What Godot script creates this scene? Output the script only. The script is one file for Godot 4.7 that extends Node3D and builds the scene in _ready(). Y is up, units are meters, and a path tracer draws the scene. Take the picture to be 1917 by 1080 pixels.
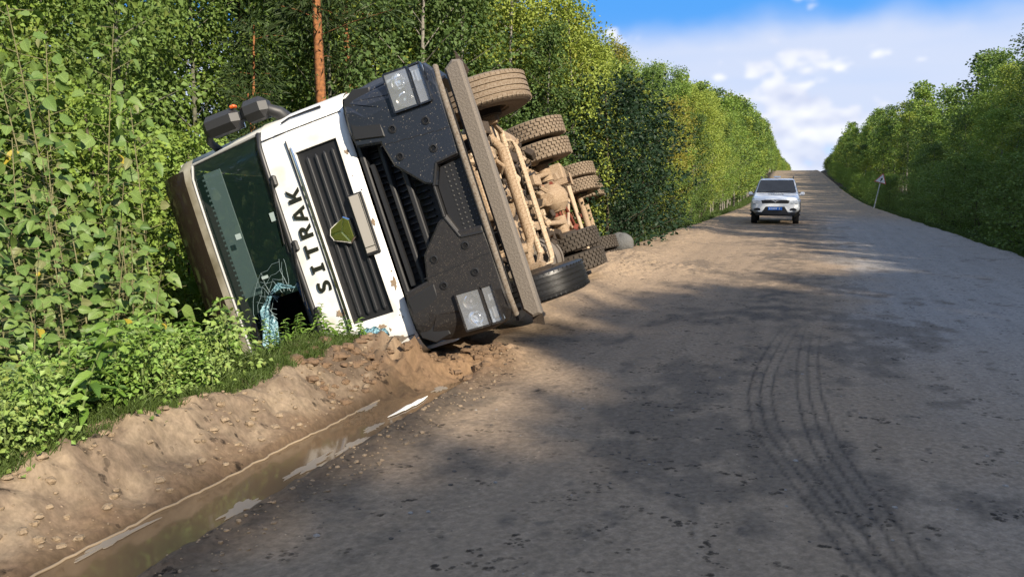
extends Node3D
# A loaded white lorry lying on its side in the ditch of an unpaved forest road, a white patrol car farther on.

# ---------------------------------------------------------------- mesh builder
class MB:
	var v := PackedVector3Array()
	var n := PackedVector3Array()
	var t := PackedVector2Array()
	var c := PackedColorArray()
	var col := Color(1, 1, 1)
	# a, b, c run counter-clockwise seen from outside
	func tri(a: Vector3, b: Vector3, d: Vector3, ta := Vector2.ZERO, tb := Vector2.ZERO, td := Vector2.ZERO) -> void:
		var nn := (b - a).cross(d - a)
		if nn.length_squared() < 1e-16:
			return
		nn = nn.normalized()
		v.append(a); v.append(d); v.append(b)
		n.append(nn); n.append(nn); n.append(nn)
		t.append(ta); t.append(td); t.append(tb)
		c.append(col); c.append(col); c.append(col)
	func trin(a: Vector3, b: Vector3, d: Vector3, na: Vector3, nb: Vector3, nd: Vector3, ta := Vector2.ZERO, tb := Vector2.ZERO, td := Vector2.ZERO) -> void:
		v.append(a); v.append(d); v.append(b)
		n.append(na); n.append(nd); n.append(nb)
		t.append(ta); t.append(td); t.append(tb)
		c.append(col); c.append(col); c.append(col)
	func quad(a: Vector3, b: Vector3, d: Vector3, e: Vector3) -> void:
		tri(a, b, d); tri(a, d, e)
	func outq(a: Vector3, b: Vector3, d: Vector3, e: Vector3, ctr: Vector3) -> void:
		if (b - a).cross(d - a).dot((a + b + d + e) * 0.25 - ctr) >= 0.0:
			quad(a, b, d, e)
		else:
			quad(e, d, b, a)
	func outt(a: Vector3, b: Vector3, d: Vector3, ctr: Vector3) -> void:
		if (b - a).cross(d - a).dot((a + b + d) / 3.0 - ctr) >= 0.0:
			tri(a, b, d)
		else:
			tri(d, b, a)
	func box(ctr: Vector3, size: Vector3, bev := 0.0, b := Basis()) -> void:
		var h := size * 0.5
		var k := minf(bev, minf(h.x, minf(h.y, h.z)) * 0.9)
		var p := func(ax: int, sx: float, sy: float, sz: float) -> Vector3:
			var q := Vector3(h.x - (0.0 if ax == 0 else k), h.y - (0.0 if ax == 1 else k), h.z - (0.0 if ax == 2 else k))
			return ctr + b * Vector3(q.x * sx, q.y * sy, q.z * sz)
		for s in [-1.0, 1.0]:
			outq(p.call(0, s, -1, -1), p.call(0, s, 1, -1), p.call(0, s, 1, 1), p.call(0, s, -1, 1), ctr)
			outq(p.call(1, -1, s, -1), p.call(1, 1, s, -1), p.call(1, 1, s, 1), p.call(1, -1, s, 1), ctr)
			outq(p.call(2, -1, -1, s), p.call(2, 1, -1, s), p.call(2, 1, 1, s), p.call(2, -1, 1, s), ctr)
		if k > 0.0:
			for s in [-1.0, 1.0]:
				for r in [-1.0, 1.0]:
					outq(p.call(0, s, r, -1), p.call(0, s, r, 1), p.call(1, s, r, 1), p.call(1, s, r, -1), ctr)
					outq(p.call(0, s, -1, r), p.call(0, s, 1, r), p.call(2, s, 1, r), p.call(2, s, -1, r), ctr)
					outq(p.call(1, -1, s, r), p.call(1, 1, s, r), p.call(2, 1, s, r), p.call(2, -1, s, r), ctr)
					for q in [-1.0, 1.0]:
						outt(p.call(0, s, r, q), p.call(1, s, r, q), p.call(2, s, r, q), ctr)
	func bar(a: Vector3, b: Vector3, w: float, h: float, up := Vector3.UP, bev := 0.0) -> void:
		var z := (b - a)
		var l := z.length()
		z = z / l
		if absf(z.dot(up)) > 0.98:
			up = Vector3.RIGHT
		var x := up.cross(z).normalized()
		box((a + b) * 0.5, Vector3(w, h, l), bev, Basis(x, z.cross(x), z))
	func grid(p: PackedVector3Array, nu: int, nv: int, close_u := false, flip := false, uvs := Vector2(1, 1), skip = null) -> void:
		# p[j * nu + i]; normals averaged over the sheet
		var nn := PackedVector3Array()
		nn.resize(nu * nv)
		for j in nv:
			for i in nu:
				var i0 := i - 1
				var i1 := i + 1
				if close_u:
					i0 = (i - 1 + nu) % nu; i1 = (i + 1) % nu
				else:
					i0 = maxi(0, i0); i1 = mini(nu - 1, i1)
				var du := p[j * nu + i1] - p[j * nu + i0]
				var dv := p[mini(nv - 1, j + 1) * nu + i] - p[maxi(0, j - 1) * nu + i]
				var q := du.cross(dv)
				nn[j * nu + i] = (-q if flip else q).normalized()
		for j in nv - 1:
			for i in (nu if close_u else nu - 1):
				if skip != null and skip.call(i, j):
					continue
				var i2 := (i + 1) % nu
				var a := j * nu + i
				var b := j * nu + i2
				var d := (j + 1) * nu + i2
				var e := (j + 1) * nu + i
				var ua := Vector2(float(i) / (nu - 1) * uvs.x, float(j) / (nv - 1) * uvs.y)
				var ub := Vector2(float(i + 1) / (nu - 1) * uvs.x, ua.y)
				var ud := Vector2(ub.x, float(j + 1) / (nv - 1) * uvs.y)
				var ue := Vector2(ua.x, ud.y)
				if flip:
					trin(p[a], p[e], p[d], nn[a], nn[e], nn[d], ua, ue, ud); trin(p[a], p[d], p[b], nn[a], nn[d], nn[b], ua, ud, ub)
				else:
					trin(p[a], p[b], p[d], nn[a], nn[b], nn[d], ua, ub, ud); trin(p[a], p[d], p[e], nn[a], nn[d], nn[e], ua, ud, ue)
	func tube(path: Array, r0: float, r1 := -1.0, sides := 8, caps := true) -> void:
		if r1 < 0.0:
			r1 = r0
		var m := path.size()
		var x := Vector3.ZERO
		var rings: Array = []
		var norms: Array = []
		for k in m:
			var d: Vector3 = (path[mini(m - 1, k + 1)] - path[maxi(0, k - 1)]).normalized()
			if k == 0:
				x = d.cross(Vector3.UP if absf(d.y) < 0.9 else Vector3.RIGHT).normalized()
			x = (x - d * x.dot(d)).normalized()
			var y := d.cross(x)
			var r := lerpf(r0, r1, float(k) / maxi(1, m - 1))
			var ring := PackedVector3Array()
			var nr := PackedVector3Array()
			for i in sides:
				var o := x * cos(TAU * i / sides) + y * sin(TAU * i / sides)
				ring.append(path[k] + o * r); nr.append(o)
			rings.append(ring); norms.append(nr)
		var tl := 0.0
		for k in m - 1:
			var l: float = (path[k + 1] - path[k]).length()
			for i in sides:
				var j := (i + 1) % sides
				var u0 := float(i) / sides
				var u1 := float(i + 1) / sides
				trin(rings[k][i], rings[k][j], rings[k + 1][j], norms[k][i], norms[k][j], norms[k + 1][j], Vector2(u0, tl), Vector2(u1, tl), Vector2(u1, tl + l))
				trin(rings[k][i], rings[k + 1][j], rings[k + 1][i], norms[k][i], norms[k + 1][j], norms[k + 1][i], Vector2(u0, tl), Vector2(u1, tl + l), Vector2(u0, tl + l))
			tl += l
		if caps:
			for i in sides:
				var j := (i + 1) % sides
				tri(path[0], rings[0][j], rings[0][i]); tri(path[m - 1], rings[m - 1][i], rings[m - 1][j])
	func lathe(prof: Array, x: Transform3D, segs := 32) -> void:
		# prof: Vector2(radius, along x axis); outside lies to the right-hand side when radius is drawn up and the axis runs right
		for k in prof.size() - 1:
			var p: Vector2 = prof[k]
			var q: Vector2 = prof[k + 1]
			var e := q - p
			var nl := Vector2(e.y, -e.x).normalized()
			for i in segs:
				var a0 := TAU * i / segs
				var a1 := TAU * (i + 1) / segs
				var d0 := Vector3(0, cos(a0), sin(a0))
				var d1 := Vector3(0, cos(a1), sin(a1))
				var pa := x * (Vector3(p.y, 0, 0) + d0 * p.x)
				var pb := x * (Vector3(p.y, 0, 0) + d1 * p.x)
				var qa := x * (Vector3(q.y, 0, 0) + d0 * q.x)
				var qb := x * (Vector3(q.y, 0, 0) + d1 * q.x)
				var n0 := (x.basis * (Vector3(nl.y, 0, 0) + d0 * nl.x)).normalized()
				var n1 := (x.basis * (Vector3(nl.y, 0, 0) + d1 * nl.x)).normalized()
				var g := (pb - pa).cross(qb - pa)
				if g.length_squared() < 1e-14:
					g = (qb - pa).cross(qa - pa)
				if g.dot(n0) > 0.0:
					trin(pa, pb, qb, n0, n1, n1); trin(pa, qb, qa, n0, n1, n0)
				else:
					trin(pa, qb, pb, n0, n1, n1); trin(pa, qa, qb, n0, n0, n1)
	func slab(poly: PackedVector2Array, w0: float, w1: float, bev := 0.0, x := Transform3D()) -> void:
		# polygon in x, y; back at w0, front at w1, front edge chamfered by bev
		var q := poly
		if Geometry2D.is_polygon_clockwise(q):
			q = q.duplicate(); q.reverse()
		var inner := q
		if bev > 0.0:
			var o := Geometry2D.offset_polygon(q, -bev, Geometry2D.JOIN_MITER)
			if o.size() == 1 and o[0].size() == q.size():
				inner = o[0]
				if Geometry2D.is_polygon_clockwise(inner):
					inner.reverse()
				var best := 0
				for k in inner.size():
					if inner[k].distance_to(q[0]) < inner[best].distance_to(q[0]):
						best = k
				var r := PackedVector2Array()
				for k in inner.size():
					r.append(inner[(best + k) % inner.size()])
				inner = r
			else:
				bev = 0.0
		var ix := Geometry2D.triangulate_polygon(inner)
		for k in ix.size() / 3:
			var a := inner[ix[k * 3]]
			var b := inner[ix[k * 3 + 1]]
			var d := inner[ix[k * 3 + 2]]
			if (b - a).cross(d - a) < 0.0:
				var s := b
				b = d; d = s
			tri(x * Vector3(a.x, a.y, w1), x * Vector3(b.x, b.y, w1), x * Vector3(d.x, d.y, w1), a, b, d)
		ix = Geometry2D.triangulate_polygon(q)
		for k in ix.size() / 3:
			var a := q[ix[k * 3]]
			var b := q[ix[k * 3 + 1]]
			var d := q[ix[k * 3 + 2]]
			if (b - a).cross(d - a) < 0.0:
				var s := b
				b = d; d = s
			tri(x * Vector3(a.x, a.y, w0), x * Vector3(d.x, d.y, w0), x * Vector3(b.x, b.y, w0))
		var m := q.size()
		for k in m:
			var a := q[k]
			var b := q[(k + 1) % m]
			quad(x * Vector3(a.x, a.y, w0), x * Vector3(b.x, b.y, w0), x * Vector3(b.x, b.y, w1 - bev), x * Vector3(a.x, a.y, w1 - bev))
			if bev > 0.0:
				var ia := inner[k]
				var ib := inner[(k + 1) % m]
				quad(x * Vector3(a.x, a.y, w1 - bev), x * Vector3(b.x, b.y, w1 - bev), x * Vector3(ib.x, ib.y, w1), x * Vector3(ia.x, ia.y, w1))
	func ball(ctr: Vector3, r: Vector3, nu := 12, nv := 8) -> void:
		var p := PackedVector3Array()
		for j in nv + 1:
			for i in nu:
				var a := TAU * i / nu
				var e := PI * 0.985 * (float(j) / nv - 0.5)
				p.append(ctr + Vector3(cos(a) * cos(e), sin(e), sin(a) * cos(e)) * r)
		grid(p, nu, nv + 1, true, true)
	func mesh() -> ArrayMesh:
		var arr := []
		arr.resize(Mesh.ARRAY_MAX)
		arr[Mesh.ARRAY_VERTEX] = v; arr[Mesh.ARRAY_NORMAL] = n; arr[Mesh.ARRAY_TEX_UV] = t; arr[Mesh.ARRAY_COLOR] = c
		var m := ArrayMesh.new()
		m.add_surface_from_arrays(Mesh.PRIMITIVE_TRIANGLES, arr)
		return m

# ---------------------------------------------------------------- scene helpers
var rng := RandomNumberGenerator.new()
var fn := FastNoiseLite.new()      # broad noise
var fd := FastNoiseLite.new()      # fine noise
var M := {}
var used_names := {}

func numbered(called: String) -> String:
	var k: int = used_names.get(called, 0)
	used_names[called] = k + 1
	return called if k == 0 else "%s_%03d" % [called, k]

func tag(o: Node3D, label: String, category: String, group := "") -> Node3D:
	o.set_meta("label", label); o.set_meta("category", category)
	if group:
		o.set_meta("group", group)
	return o

func thing(called: String, label: String, category: String, x := Transform3D(), group := "") -> Node3D:
	var o := Node3D.new()
	o.name = numbered(called)
	add_child(o)
	o.transform = x
	return tag(o, label, category, group)

func part(called: String, b, m: Material, parent: Node3D = null, x := Transform3D()) -> MeshInstance3D:
	var o := MeshInstance3D.new()
	o.mesh = b.mesh() if b is MB else b
	o.material_override = m
	o.transform = x
	if parent == null:
		o.name = numbered(called)
		add_child(o)
	else:
		o.name = called
		if parent.has_node(NodePath(called)):
			var k := 1
			while parent.has_node(NodePath("%s_%03d" % [called, k])):
				k += 1
			o.name = "%s_%03d" % [called, k]
		parent.add_child(o)
	return o

func kind(o: Node, k: String) -> Node:
	o.set_meta("kind", k)
	return o

func copy_of(src: Node3D, called: String, x: Transform3D, label: String, group := "") -> Node3D:
	var o: Node3D = src.duplicate()
	o.name = numbered(called)
	add_child(o)
	o.transform = x
	o.set_meta("label", label)
	if group:
		o.set_meta("group", group)
	return o

func lin(r: float, g: float, b: float, a := 1.0) -> Color:
	var q := Color(r, g, b).linear_to_srgb()
	q.a = a
	return q

func mat(called: String, color: Color, rough := 0.7, metal := 0.0) -> StandardMaterial3D:
	var m := StandardMaterial3D.new()
	m.resource_name = called
	m.albedo_color = color
	m.roughness = rough
	m.metallic = metal
	M[called] = m
	return m

func noise_tex(freq: float, seed_: int, size := 256, ramp: Array = [], type := FastNoiseLite.TYPE_SIMPLEX_SMOOTH, octaves := 5, gain := 0.55) -> NoiseTexture2D:
	var f := FastNoiseLite.new()
	f.noise_type = type; f.frequency = freq; f.seed = seed_; f.fractal_octaves = octaves; f.fractal_gain = gain
	var t := NoiseTexture2D.new()
	t.width = size; t.height = size; t.seamless = true; t.noise = f
	if ramp.size():
		var g := Gradient.new()
		var offs := PackedFloat32Array()
		var cols := PackedColorArray()
		for r in ramp:
			offs.append(r[0]); cols.append(r[1])
		g.offsets = offs; g.colors = cols
		t.color_ramp = g
	return t

func speck_tex(size: int, base: Color, spots: Array, seed_: int) -> ImageTexture:
	# spots: [count, smallest radius, largest radius, colour]
	var im := Image.create(size, size, false, Image.FORMAT_RGB8)
	im.fill(base)
	var r := RandomNumberGenerator.new()
	r.seed = seed_
	var nz := FastNoiseLite.new()
	nz.frequency = 0.012; nz.seed = seed_
	for s in spots:
		var left: int = s[0]
		while left > 0:
			left -= 1
			var cx := r.randi_range(0, size - 1)
			var cy := r.randi_range(0, size - 1)
			if s.size() > 4 and nz.get_noise_2d(cx, cy) < r.randf_range(-0.3, 0.5):
				continue
			var rad: float = lerpf(s[1], s[2], pow(r.randf(), 3.0))
			var st := r.randf_range(0.6, 1.6)
			var k: Color = s[3]
			k = k.lerp(base, r.randf() * 0.5)
			var ri := int(ceil(rad * 1.6))
			for dy in range(-ri, ri + 1):
				for dx in range(-ri, ri + 1):
					if dx * dx * st + dy * dy / st <= rad * rad:
						im.set_pixel(posmod(cx + dx, size), posmod(cy + dy, size), k)
	return ImageTexture.create_from_image(im)

func tri_map(m: StandardMaterial3D, scale_: float, albedo: Texture2D, bump: Texture2D = null, cm := 1.0, world := false) -> StandardMaterial3D:
	m.uv1_triplanar = true
	m.uv1_world_triplanar = world
	m.uv1_scale = Vector3.ONE * scale_
	if albedo:
		m.albedo_texture = albedo
	if bump:
		m.heightmap_enabled = true
		m.heightmap_texture = bump
		m.heightmap_scale = cm
	return m

func sst(a: float, b: float, x: float) -> float:
	var t := clampf((x - a) / (b - a), 0.0, 1.0)
	return t * t * (3.0 - 2.0 * t)

func bell(x: float, w: float) -> float:
	return exp(-x * x / (w * w))

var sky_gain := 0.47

func build_materials() -> void:
	var grain := noise_tex(0.045, 5, 512, [[0.0, Color(0.62, 0.62, 0.62)], [0.45, Color(0.84, 0.84, 0.84)], [1.0, Color(1, 1, 1)]], FastNoiseLite.TYPE_SIMPLEX, 5, 0.7)
	var lumps := noise_tex(0.02, 6, 512, [], FastNoiseLite.TYPE_SIMPLEX, 6, 0.62)
	var soil := mat("soil", Color.WHITE, 0.92)
	soil.vertex_color_use_as_albedo = true
	soil.metallic_specular = 0.3
	# packed dirt: fine grain with flakes of dark mud and a few pale stones, about 3.6 m a side
	var side := 1024
	var g1 := FastNoiseLite.new()
	g1.noise_type = FastNoiseLite.TYPE_SIMPLEX; g1.frequency = 0.05; g1.fractal_octaves = 5; g1.fractal_gain = 0.75; g1.seed = 61
	var tone := g1.get_seamless_image(side, side)
	tone.convert(Image.FORMAT_L8)
	g1.frequency = 0.022; g1.seed = 62; g1.fractal_gain = 0.66
	var relief := g1.get_seamless_image(side, side)
	relief.convert(Image.FORMAT_L8)
	var tb := tone.get_data()
	var hb := relief.get_data()
	for k in tb.size():
		tb[k] = 182 + int((tb[k] - 128) * 0.24)
		hb[k] = 96 + int((hb[k] - 128) * 0.22)
	var rr := RandomNumberGenerator.new()
	rr.seed = 4711
	for q in 300:
		var pale := q % 5 == 4
		var px := rr.randf() * side
		var py := rr.randf() * side
		var chain := 1 if pale else int(3 + 34 * pow(rr.randf(), 2.2))
		var heading := rr.randf_range(-0.5, 0.5) + (PI if rr.randf() < 0.5 else 0.0)
		var dark := rr.randf_range(0.68, 0.93)
		for s in chain:
			heading += rr.randf_range(-1.6, 1.6)
			var hop := 1.5 + 9.0 * pow(rr.randf(), 2.5)
			px += cos(heading) * hop * 1.3
			py += sin(heading) * hop * 0.8
			var ra := rr.randf_range(0.8, 2.0) if pale else 0.5 + 4.2 * pow(rr.randf(), 2.0)
			var ir := int(ceil(ra))
			for dy in range(-ir, ir + 1):
				for dx in range(-ir, ir + 1):
					if dx * dx + dy * dy <= ra * ra * rr.randf_range(0.6, 1.3):
						var at := posmod(int(py) + dy, side) * side + posmod(int(px) + dx, side)
						tb[at] = 250 if pale else int(tb[at] * dark if tb[at] > 100 else tb[at])
						hb[at] = mini(255, hb[at] + (46 if pale else 16))
	var dirt := ImageTexture.create_from_image(Image.create_from_data(side, side, false, Image.FORMAT_L8, tb))
	var dirt_relief := ImageTexture.create_from_image(Image.create_from_data(side, side, false, Image.FORMAT_L8, hb))
	soil.albedo_texture = dirt
	soil.heightmap_enabled = true
	soil.heightmap_texture = dirt_relief
	soil.heightmap_scale = 2.4
	soil.uv1_scale = V(1.0 / 3.6, 1.0 / 3.6, 1.0)
	var w := mat("water", lin(0.125, 0.085, 0.050), 0.07)
	w.heightmap_enabled = false
	mat("scum", lin(0.25, 0.19, 0.125), 0.9)
	mat("foam", lin(0.215, 0.18, 0.14), 0.8)
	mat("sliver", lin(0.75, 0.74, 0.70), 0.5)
	for q in [["clod_dark", 0.13, 0.105, 0.082], ["clod_tan", 0.32, 0.235, 0.15], ["clod_brown", 0.20, 0.125, 0.07], ["pebble", 0.42, 0.38, 0.33], ["boulder", 0.15, 0.15, 0.145]]:
		var m := mat(q[0], lin(q[1], q[2], q[3]), 0.9)
		tri_map(m, 2.0, grain, lumps, 1.0, true)
	# leaves
	var vein := Image.create(64, 64, false, Image.FORMAT_RGB8)
	for y in 64:
		for x in 64:
			var u := absf(x - 31.5) / 31.5
			var f := y / 63.0
			var k := 0.80 + 0.10 * sin(x * 0.9) * sin(y * 0.7)
			if u < 0.045:
				k = 1.0
			elif absf(fposmod(f * 7.0 - u * 2.2, 1.0) - 0.5) < 0.07:
				k = 0.95
			vein.set_pixel(x, y, Color(k, k, k * 0.94))
	var vt := ImageTexture.create_from_image(vein)
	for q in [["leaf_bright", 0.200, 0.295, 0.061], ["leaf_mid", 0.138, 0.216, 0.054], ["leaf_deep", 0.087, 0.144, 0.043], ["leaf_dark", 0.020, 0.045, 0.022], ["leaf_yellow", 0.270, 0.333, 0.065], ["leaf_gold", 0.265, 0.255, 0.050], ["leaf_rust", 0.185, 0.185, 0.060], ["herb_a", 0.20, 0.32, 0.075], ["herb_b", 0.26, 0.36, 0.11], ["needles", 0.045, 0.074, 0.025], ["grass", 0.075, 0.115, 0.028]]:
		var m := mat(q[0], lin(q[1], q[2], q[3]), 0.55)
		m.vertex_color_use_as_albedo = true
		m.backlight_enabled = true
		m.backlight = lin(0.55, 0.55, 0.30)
		m.metallic_specular = 0.35
	for q in [["big_leaf_a", 0.215, 0.325, 0.095], ["big_leaf_b", 0.165, 0.275, 0.075], ["big_leaf_c", 0.110, 0.205, 0.060], ["big_leaf_pale", 0.26, 0.28, 0.13], ["big_leaf_yellow", 0.50, 0.40, 0.05], ["weed_leaf_a", 0.165, 0.300, 0.050], ["weed_leaf_b", 0.220, 0.360, 0.070], ["weed_leaf_c", 0.110, 0.220, 0.045]]:
		var m := mat(q[0], lin(q[1], q[2], q[3]), 0.5)
		m.albedo_texture = vt
		m.backlight_enabled = true
		m.backlight = lin(0.45, 0.48, 0.2)
		m.metallic_specular = 0.4
	mat("mud_splash", lin(0.24, 0.175, 0.115), 0.9)
	mat("crack", lin(0.20, 0.27, 0.28), 0.4)
	mat("stem", lin(0.16, 0.15, 0.07), 0.8)
	mat("weed_stem", lin(0.10, 0.14, 0.04), 0.7)
	var bark := noise_tex(0.02, 9, 256, [[0.0, Color(0.45, 0.45, 0.45)], [0.5, Color(0.85, 0.85, 0.85)], [1.0, Color(1, 1, 1)]])
	for q in [["birch_bark", 0.26, 0.24, 0.20], ["aspen_bark", 0.16, 0.16, 0.11], ["pine_bark", 0.34, 0.135, 0.045], ["twig", 0.10, 0.08, 0.05]]:
		tri_map(mat(q[0], lin(q[1], q[2], q[3]), 0.9), 2.5, bark, bark, 1.2)
	# lorry
	var whitepaint := mat("white_paint", lin(0.74, 0.74, 0.72), 0.28)
	whitepaint.clearcoat_enabled = true
	whitepaint.clearcoat = 0.6
	tri_map(whitepaint, 0.7, noise_tex(0.012, 21, 256, [[0.0, Color(0.90, 0.88, 0.85)], [0.5, Color(1, 1, 1)], [1.0, Color(1, 1, 1)]]))
	tri_map(mat("roof_beige", lin(0.42, 0.40, 0.33), 0.5), 0.8, noise_tex(0.015, 22, 256, [[0.0, Color(0.6, 0.58, 0.52)], [1.0, Color(1, 1, 1)]]))  # beige and duller than the white of the front panel
	mat("black_plastic", lin(0.014, 0.014, 0.015), 0.45)
	mat("grille_black", lin(0.008, 0.008, 0.009), 0.5)
	mat("grille_slat", lin(0.020, 0.021, 0.024), 0.30)
	mat("letter_black", lin(0.012, 0.013, 0.008), 0.4)
	mat("seal_grey", lin(0.32, 0.32, 0.31), 0.4)
	mat("smoked", lin(0.016, 0.012, 0.009), 0.16)
	mat("interior", lin(0.018, 0.018, 0.019), 0.75)
	mat("blind_teal", lin(0.085, 0.135, 0.135), 0.6)
	mat("plate_dusty", lin(0.30, 0.28, 0.25), 0.6)
	mat("stud_dark", lin(0.045, 0.044, 0.042), 0.5)
	mat("stripe_blue", lin(0.03, 0.14, 0.50), 0.35)
	mat("sticker", lin(0.26, 0.32, 0.31), 0.5)
	mat("blue_plastic", lin(0.05, 0.12, 0.30), 0.4)
	mat("chrome", lin(0.80, 0.80, 0.80), 0.10, 1.0)
	mat("chrome_dull", lin(0.45, 0.45, 0.44), 0.35, 0.8)
	mat("emblem_gold", lin(0.24, 0.27, 0.07), 0.18, 0.85)
	mat("lamp_inner", lin(0.20, 0.24, 0.30), 0.5)
	mat("plate_white", lin(0.62, 0.62, 0.60), 0.5)
	mat("orange_lens", lin(0.65, 0.12, 0.02), 0.25)
	mat("mirror_black", lin(0.022, 0.022, 0.023), 0.50)
	mat("mirror_glass", lin(0.75, 0.78, 0.80), 0.03, 1.0)
	var lens := mat("lens", lin(0.9, 0.95, 1.0, 0.08), 0.04)
	lens.transparency = BaseMaterial3D.TRANSPARENCY_ALPHA
	var ws := mat("windscreen", lin(0.018, 0.040, 0.034, 0.34), 0.03)
	ws.transparency = BaseMaterial3D.TRANSPARENCY_ALPHA
	mat("dark_glass", lin(0.012, 0.016, 0.022), 0.05)
	var cz := noise_tex(0.06, 33, 256, [[0.0, Color(0.10, 0.20, 0.25)], [0.42, Color(0.24, 0.38, 0.42)], [0.55, Color(0.58, 0.72, 0.75)], [1.0, Color(0.36, 0.54, 0.64)]], FastNoiseLite.TYPE_CELLULAR, 2, 0.6)
	tri_map(mat("crazed_glass", Color.WHITE, 0.25), 3.0, cz, cz, 1.0)
	# dusty and mud-splashed finishes
	var bb := mat("bumper_black", Color.WHITE, 0.30)
	tri_map(bb, 1.6, speck_tex(512, lin(0.013, 0.016, 0.024), [[700, 0.6, 3.6, lin(0.26, 0.22, 0.17)], [500, 0.6, 2.0, lin(0.10, 0.09, 0.08)]], 3))
	var bm := mat("bumper_mud", Color.WHITE, 0.55)
	tri_map(bm, 1.8, speck_tex(512, lin(0.011, 0.010, 0.010), [[3600, 0.6, 3.0, lin(0.075, 0.060, 0.045), 1], [5000, 0.6, 2.6, lin(0.030, 0.025, 0.020), 1], [900, 0.6, 2.2, lin(0.24, 0.20, 0.15)]], 4), lumps, 0.08)
	var dusty := noise_tex(0.014, 41, 512, [[0.0, Color(0.55, 0.47, 0.40)], [0.30, Color(0.78, 0.71, 0.63)], [0.55, Color(0.93, 0.90, 0.86)], [1.0, Color(1, 1, 1)]], FastNoiseLite.TYPE_SIMPLEX, 6, 0.72)
	for q in [["dust", 0.37, 0.295, 0.215], ["dust_pale", 0.52, 0.44, 0.34], ["dust_dark", 0.050, 0.038, 0.028], ["dusty_grey", 0.20, 0.185, 0.165], ["beam_dust", 0.20, 0.170, 0.140], ["rust_red", 0.20, 0.045, 0.025], ["rust_dust", 0.36, 0.21, 0.13], ["body_grey", 0.24, 0.20, 0.165], ["tyre_dust", 0.235, 0.195, 0.15], ["tyre_mid", 0.06, 0.052, 0.043], ["tyre_darkest", 0.022, 0.024, 0.028]]:
		var m := mat(q[0], lin(q[1], q[2], q[3]), 0.85)
		tri_map(m, 4.5, dusty, lumps, 0.10)
	tri_map(M.beam_dust, 3.0, grain, lumps, 0.3)
	M.tyre_darkest.roughness = 0.35  # darkest tyre tone, faintly bluish and smoother than the others
	mat("tyre_black", lin(0.016, 0.016, 0.016), 0.8)
	mat("car_white", lin(0.72, 0.74, 0.76), 0.25)
	mat("car_lamp", lin(0.70, 0.74, 0.78), 0.12, 0.3)
	mat("plate_blue", lin(0.02, 0.14, 0.55), 0.4)
	mat("pole_grey", lin(0.45, 0.44, 0.42), 0.6)
	mat("sign_red", lin(0.50, 0.10, 0.08), 0.5)
	mat("sign_white", lin(0.75, 0.74, 0.72), 0.5)

func _ready() -> void:
	rng.seed = 20240817
	fn.noise_type = FastNoiseLite.TYPE_SIMPLEX_SMOOTH
	fn.frequency = 0.05; fn.fractal_octaves = 4; fn.seed = 11
	fd.noise_type = FastNoiseLite.TYPE_SIMPLEX_SMOOTH
	fd.frequency = 0.12; fd.fractal_octaves = 3; fd.seed = 12
	# camera
	var cam := Camera3D.new()
	cam.name = "camera"
	cam.position = V(0, 1.6, 0)
	cam.rotation = V(deg_to_rad(-7.8), deg_to_rad(20.9), 0)
	cam.fov = 41.62
	cam.near = 0.05
	cam.far = 4000.0
	add_child(cam)
	# sky, sun, exposure
	var env := Environment.new()
	env.background_mode = Environment.BG_SKY
	var sky := Sky.new()
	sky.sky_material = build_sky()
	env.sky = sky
	env.tonemap_mode = Environment.TONE_MAPPER_LINEAR
	env.tonemap_exposure = 2.6
	env.sdfgi_enabled = true
	env.ssao_enabled = true
	env.ssil_enabled = true
	var we := WorldEnvironment.new()
	we.name = "environment"
	we.environment = env
	add_child(we)
	var sun := DirectionalLight3D.new()
	sun.name = "sun"
	sun.light_energy = 1.15
	sun.light_color = Color(1.0, 0.95, 0.87)
	sun.light_angular_distance = 0.7
	sun.shadow_enabled = true
	add_child(sun)
	var el := deg_to_rad(31.0)
	sun.look_at_from_position(V(0.82 * cos(el), sin(el), 0.57 * cos(el)), Vector3.ZERO)
	build_materials()
	build_ground()
	build_puddle()
	build_truck()
	build_car()
	build_sign()
	build_trees()
	build_thicket()
	build_weeds()
	build_debris()

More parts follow.
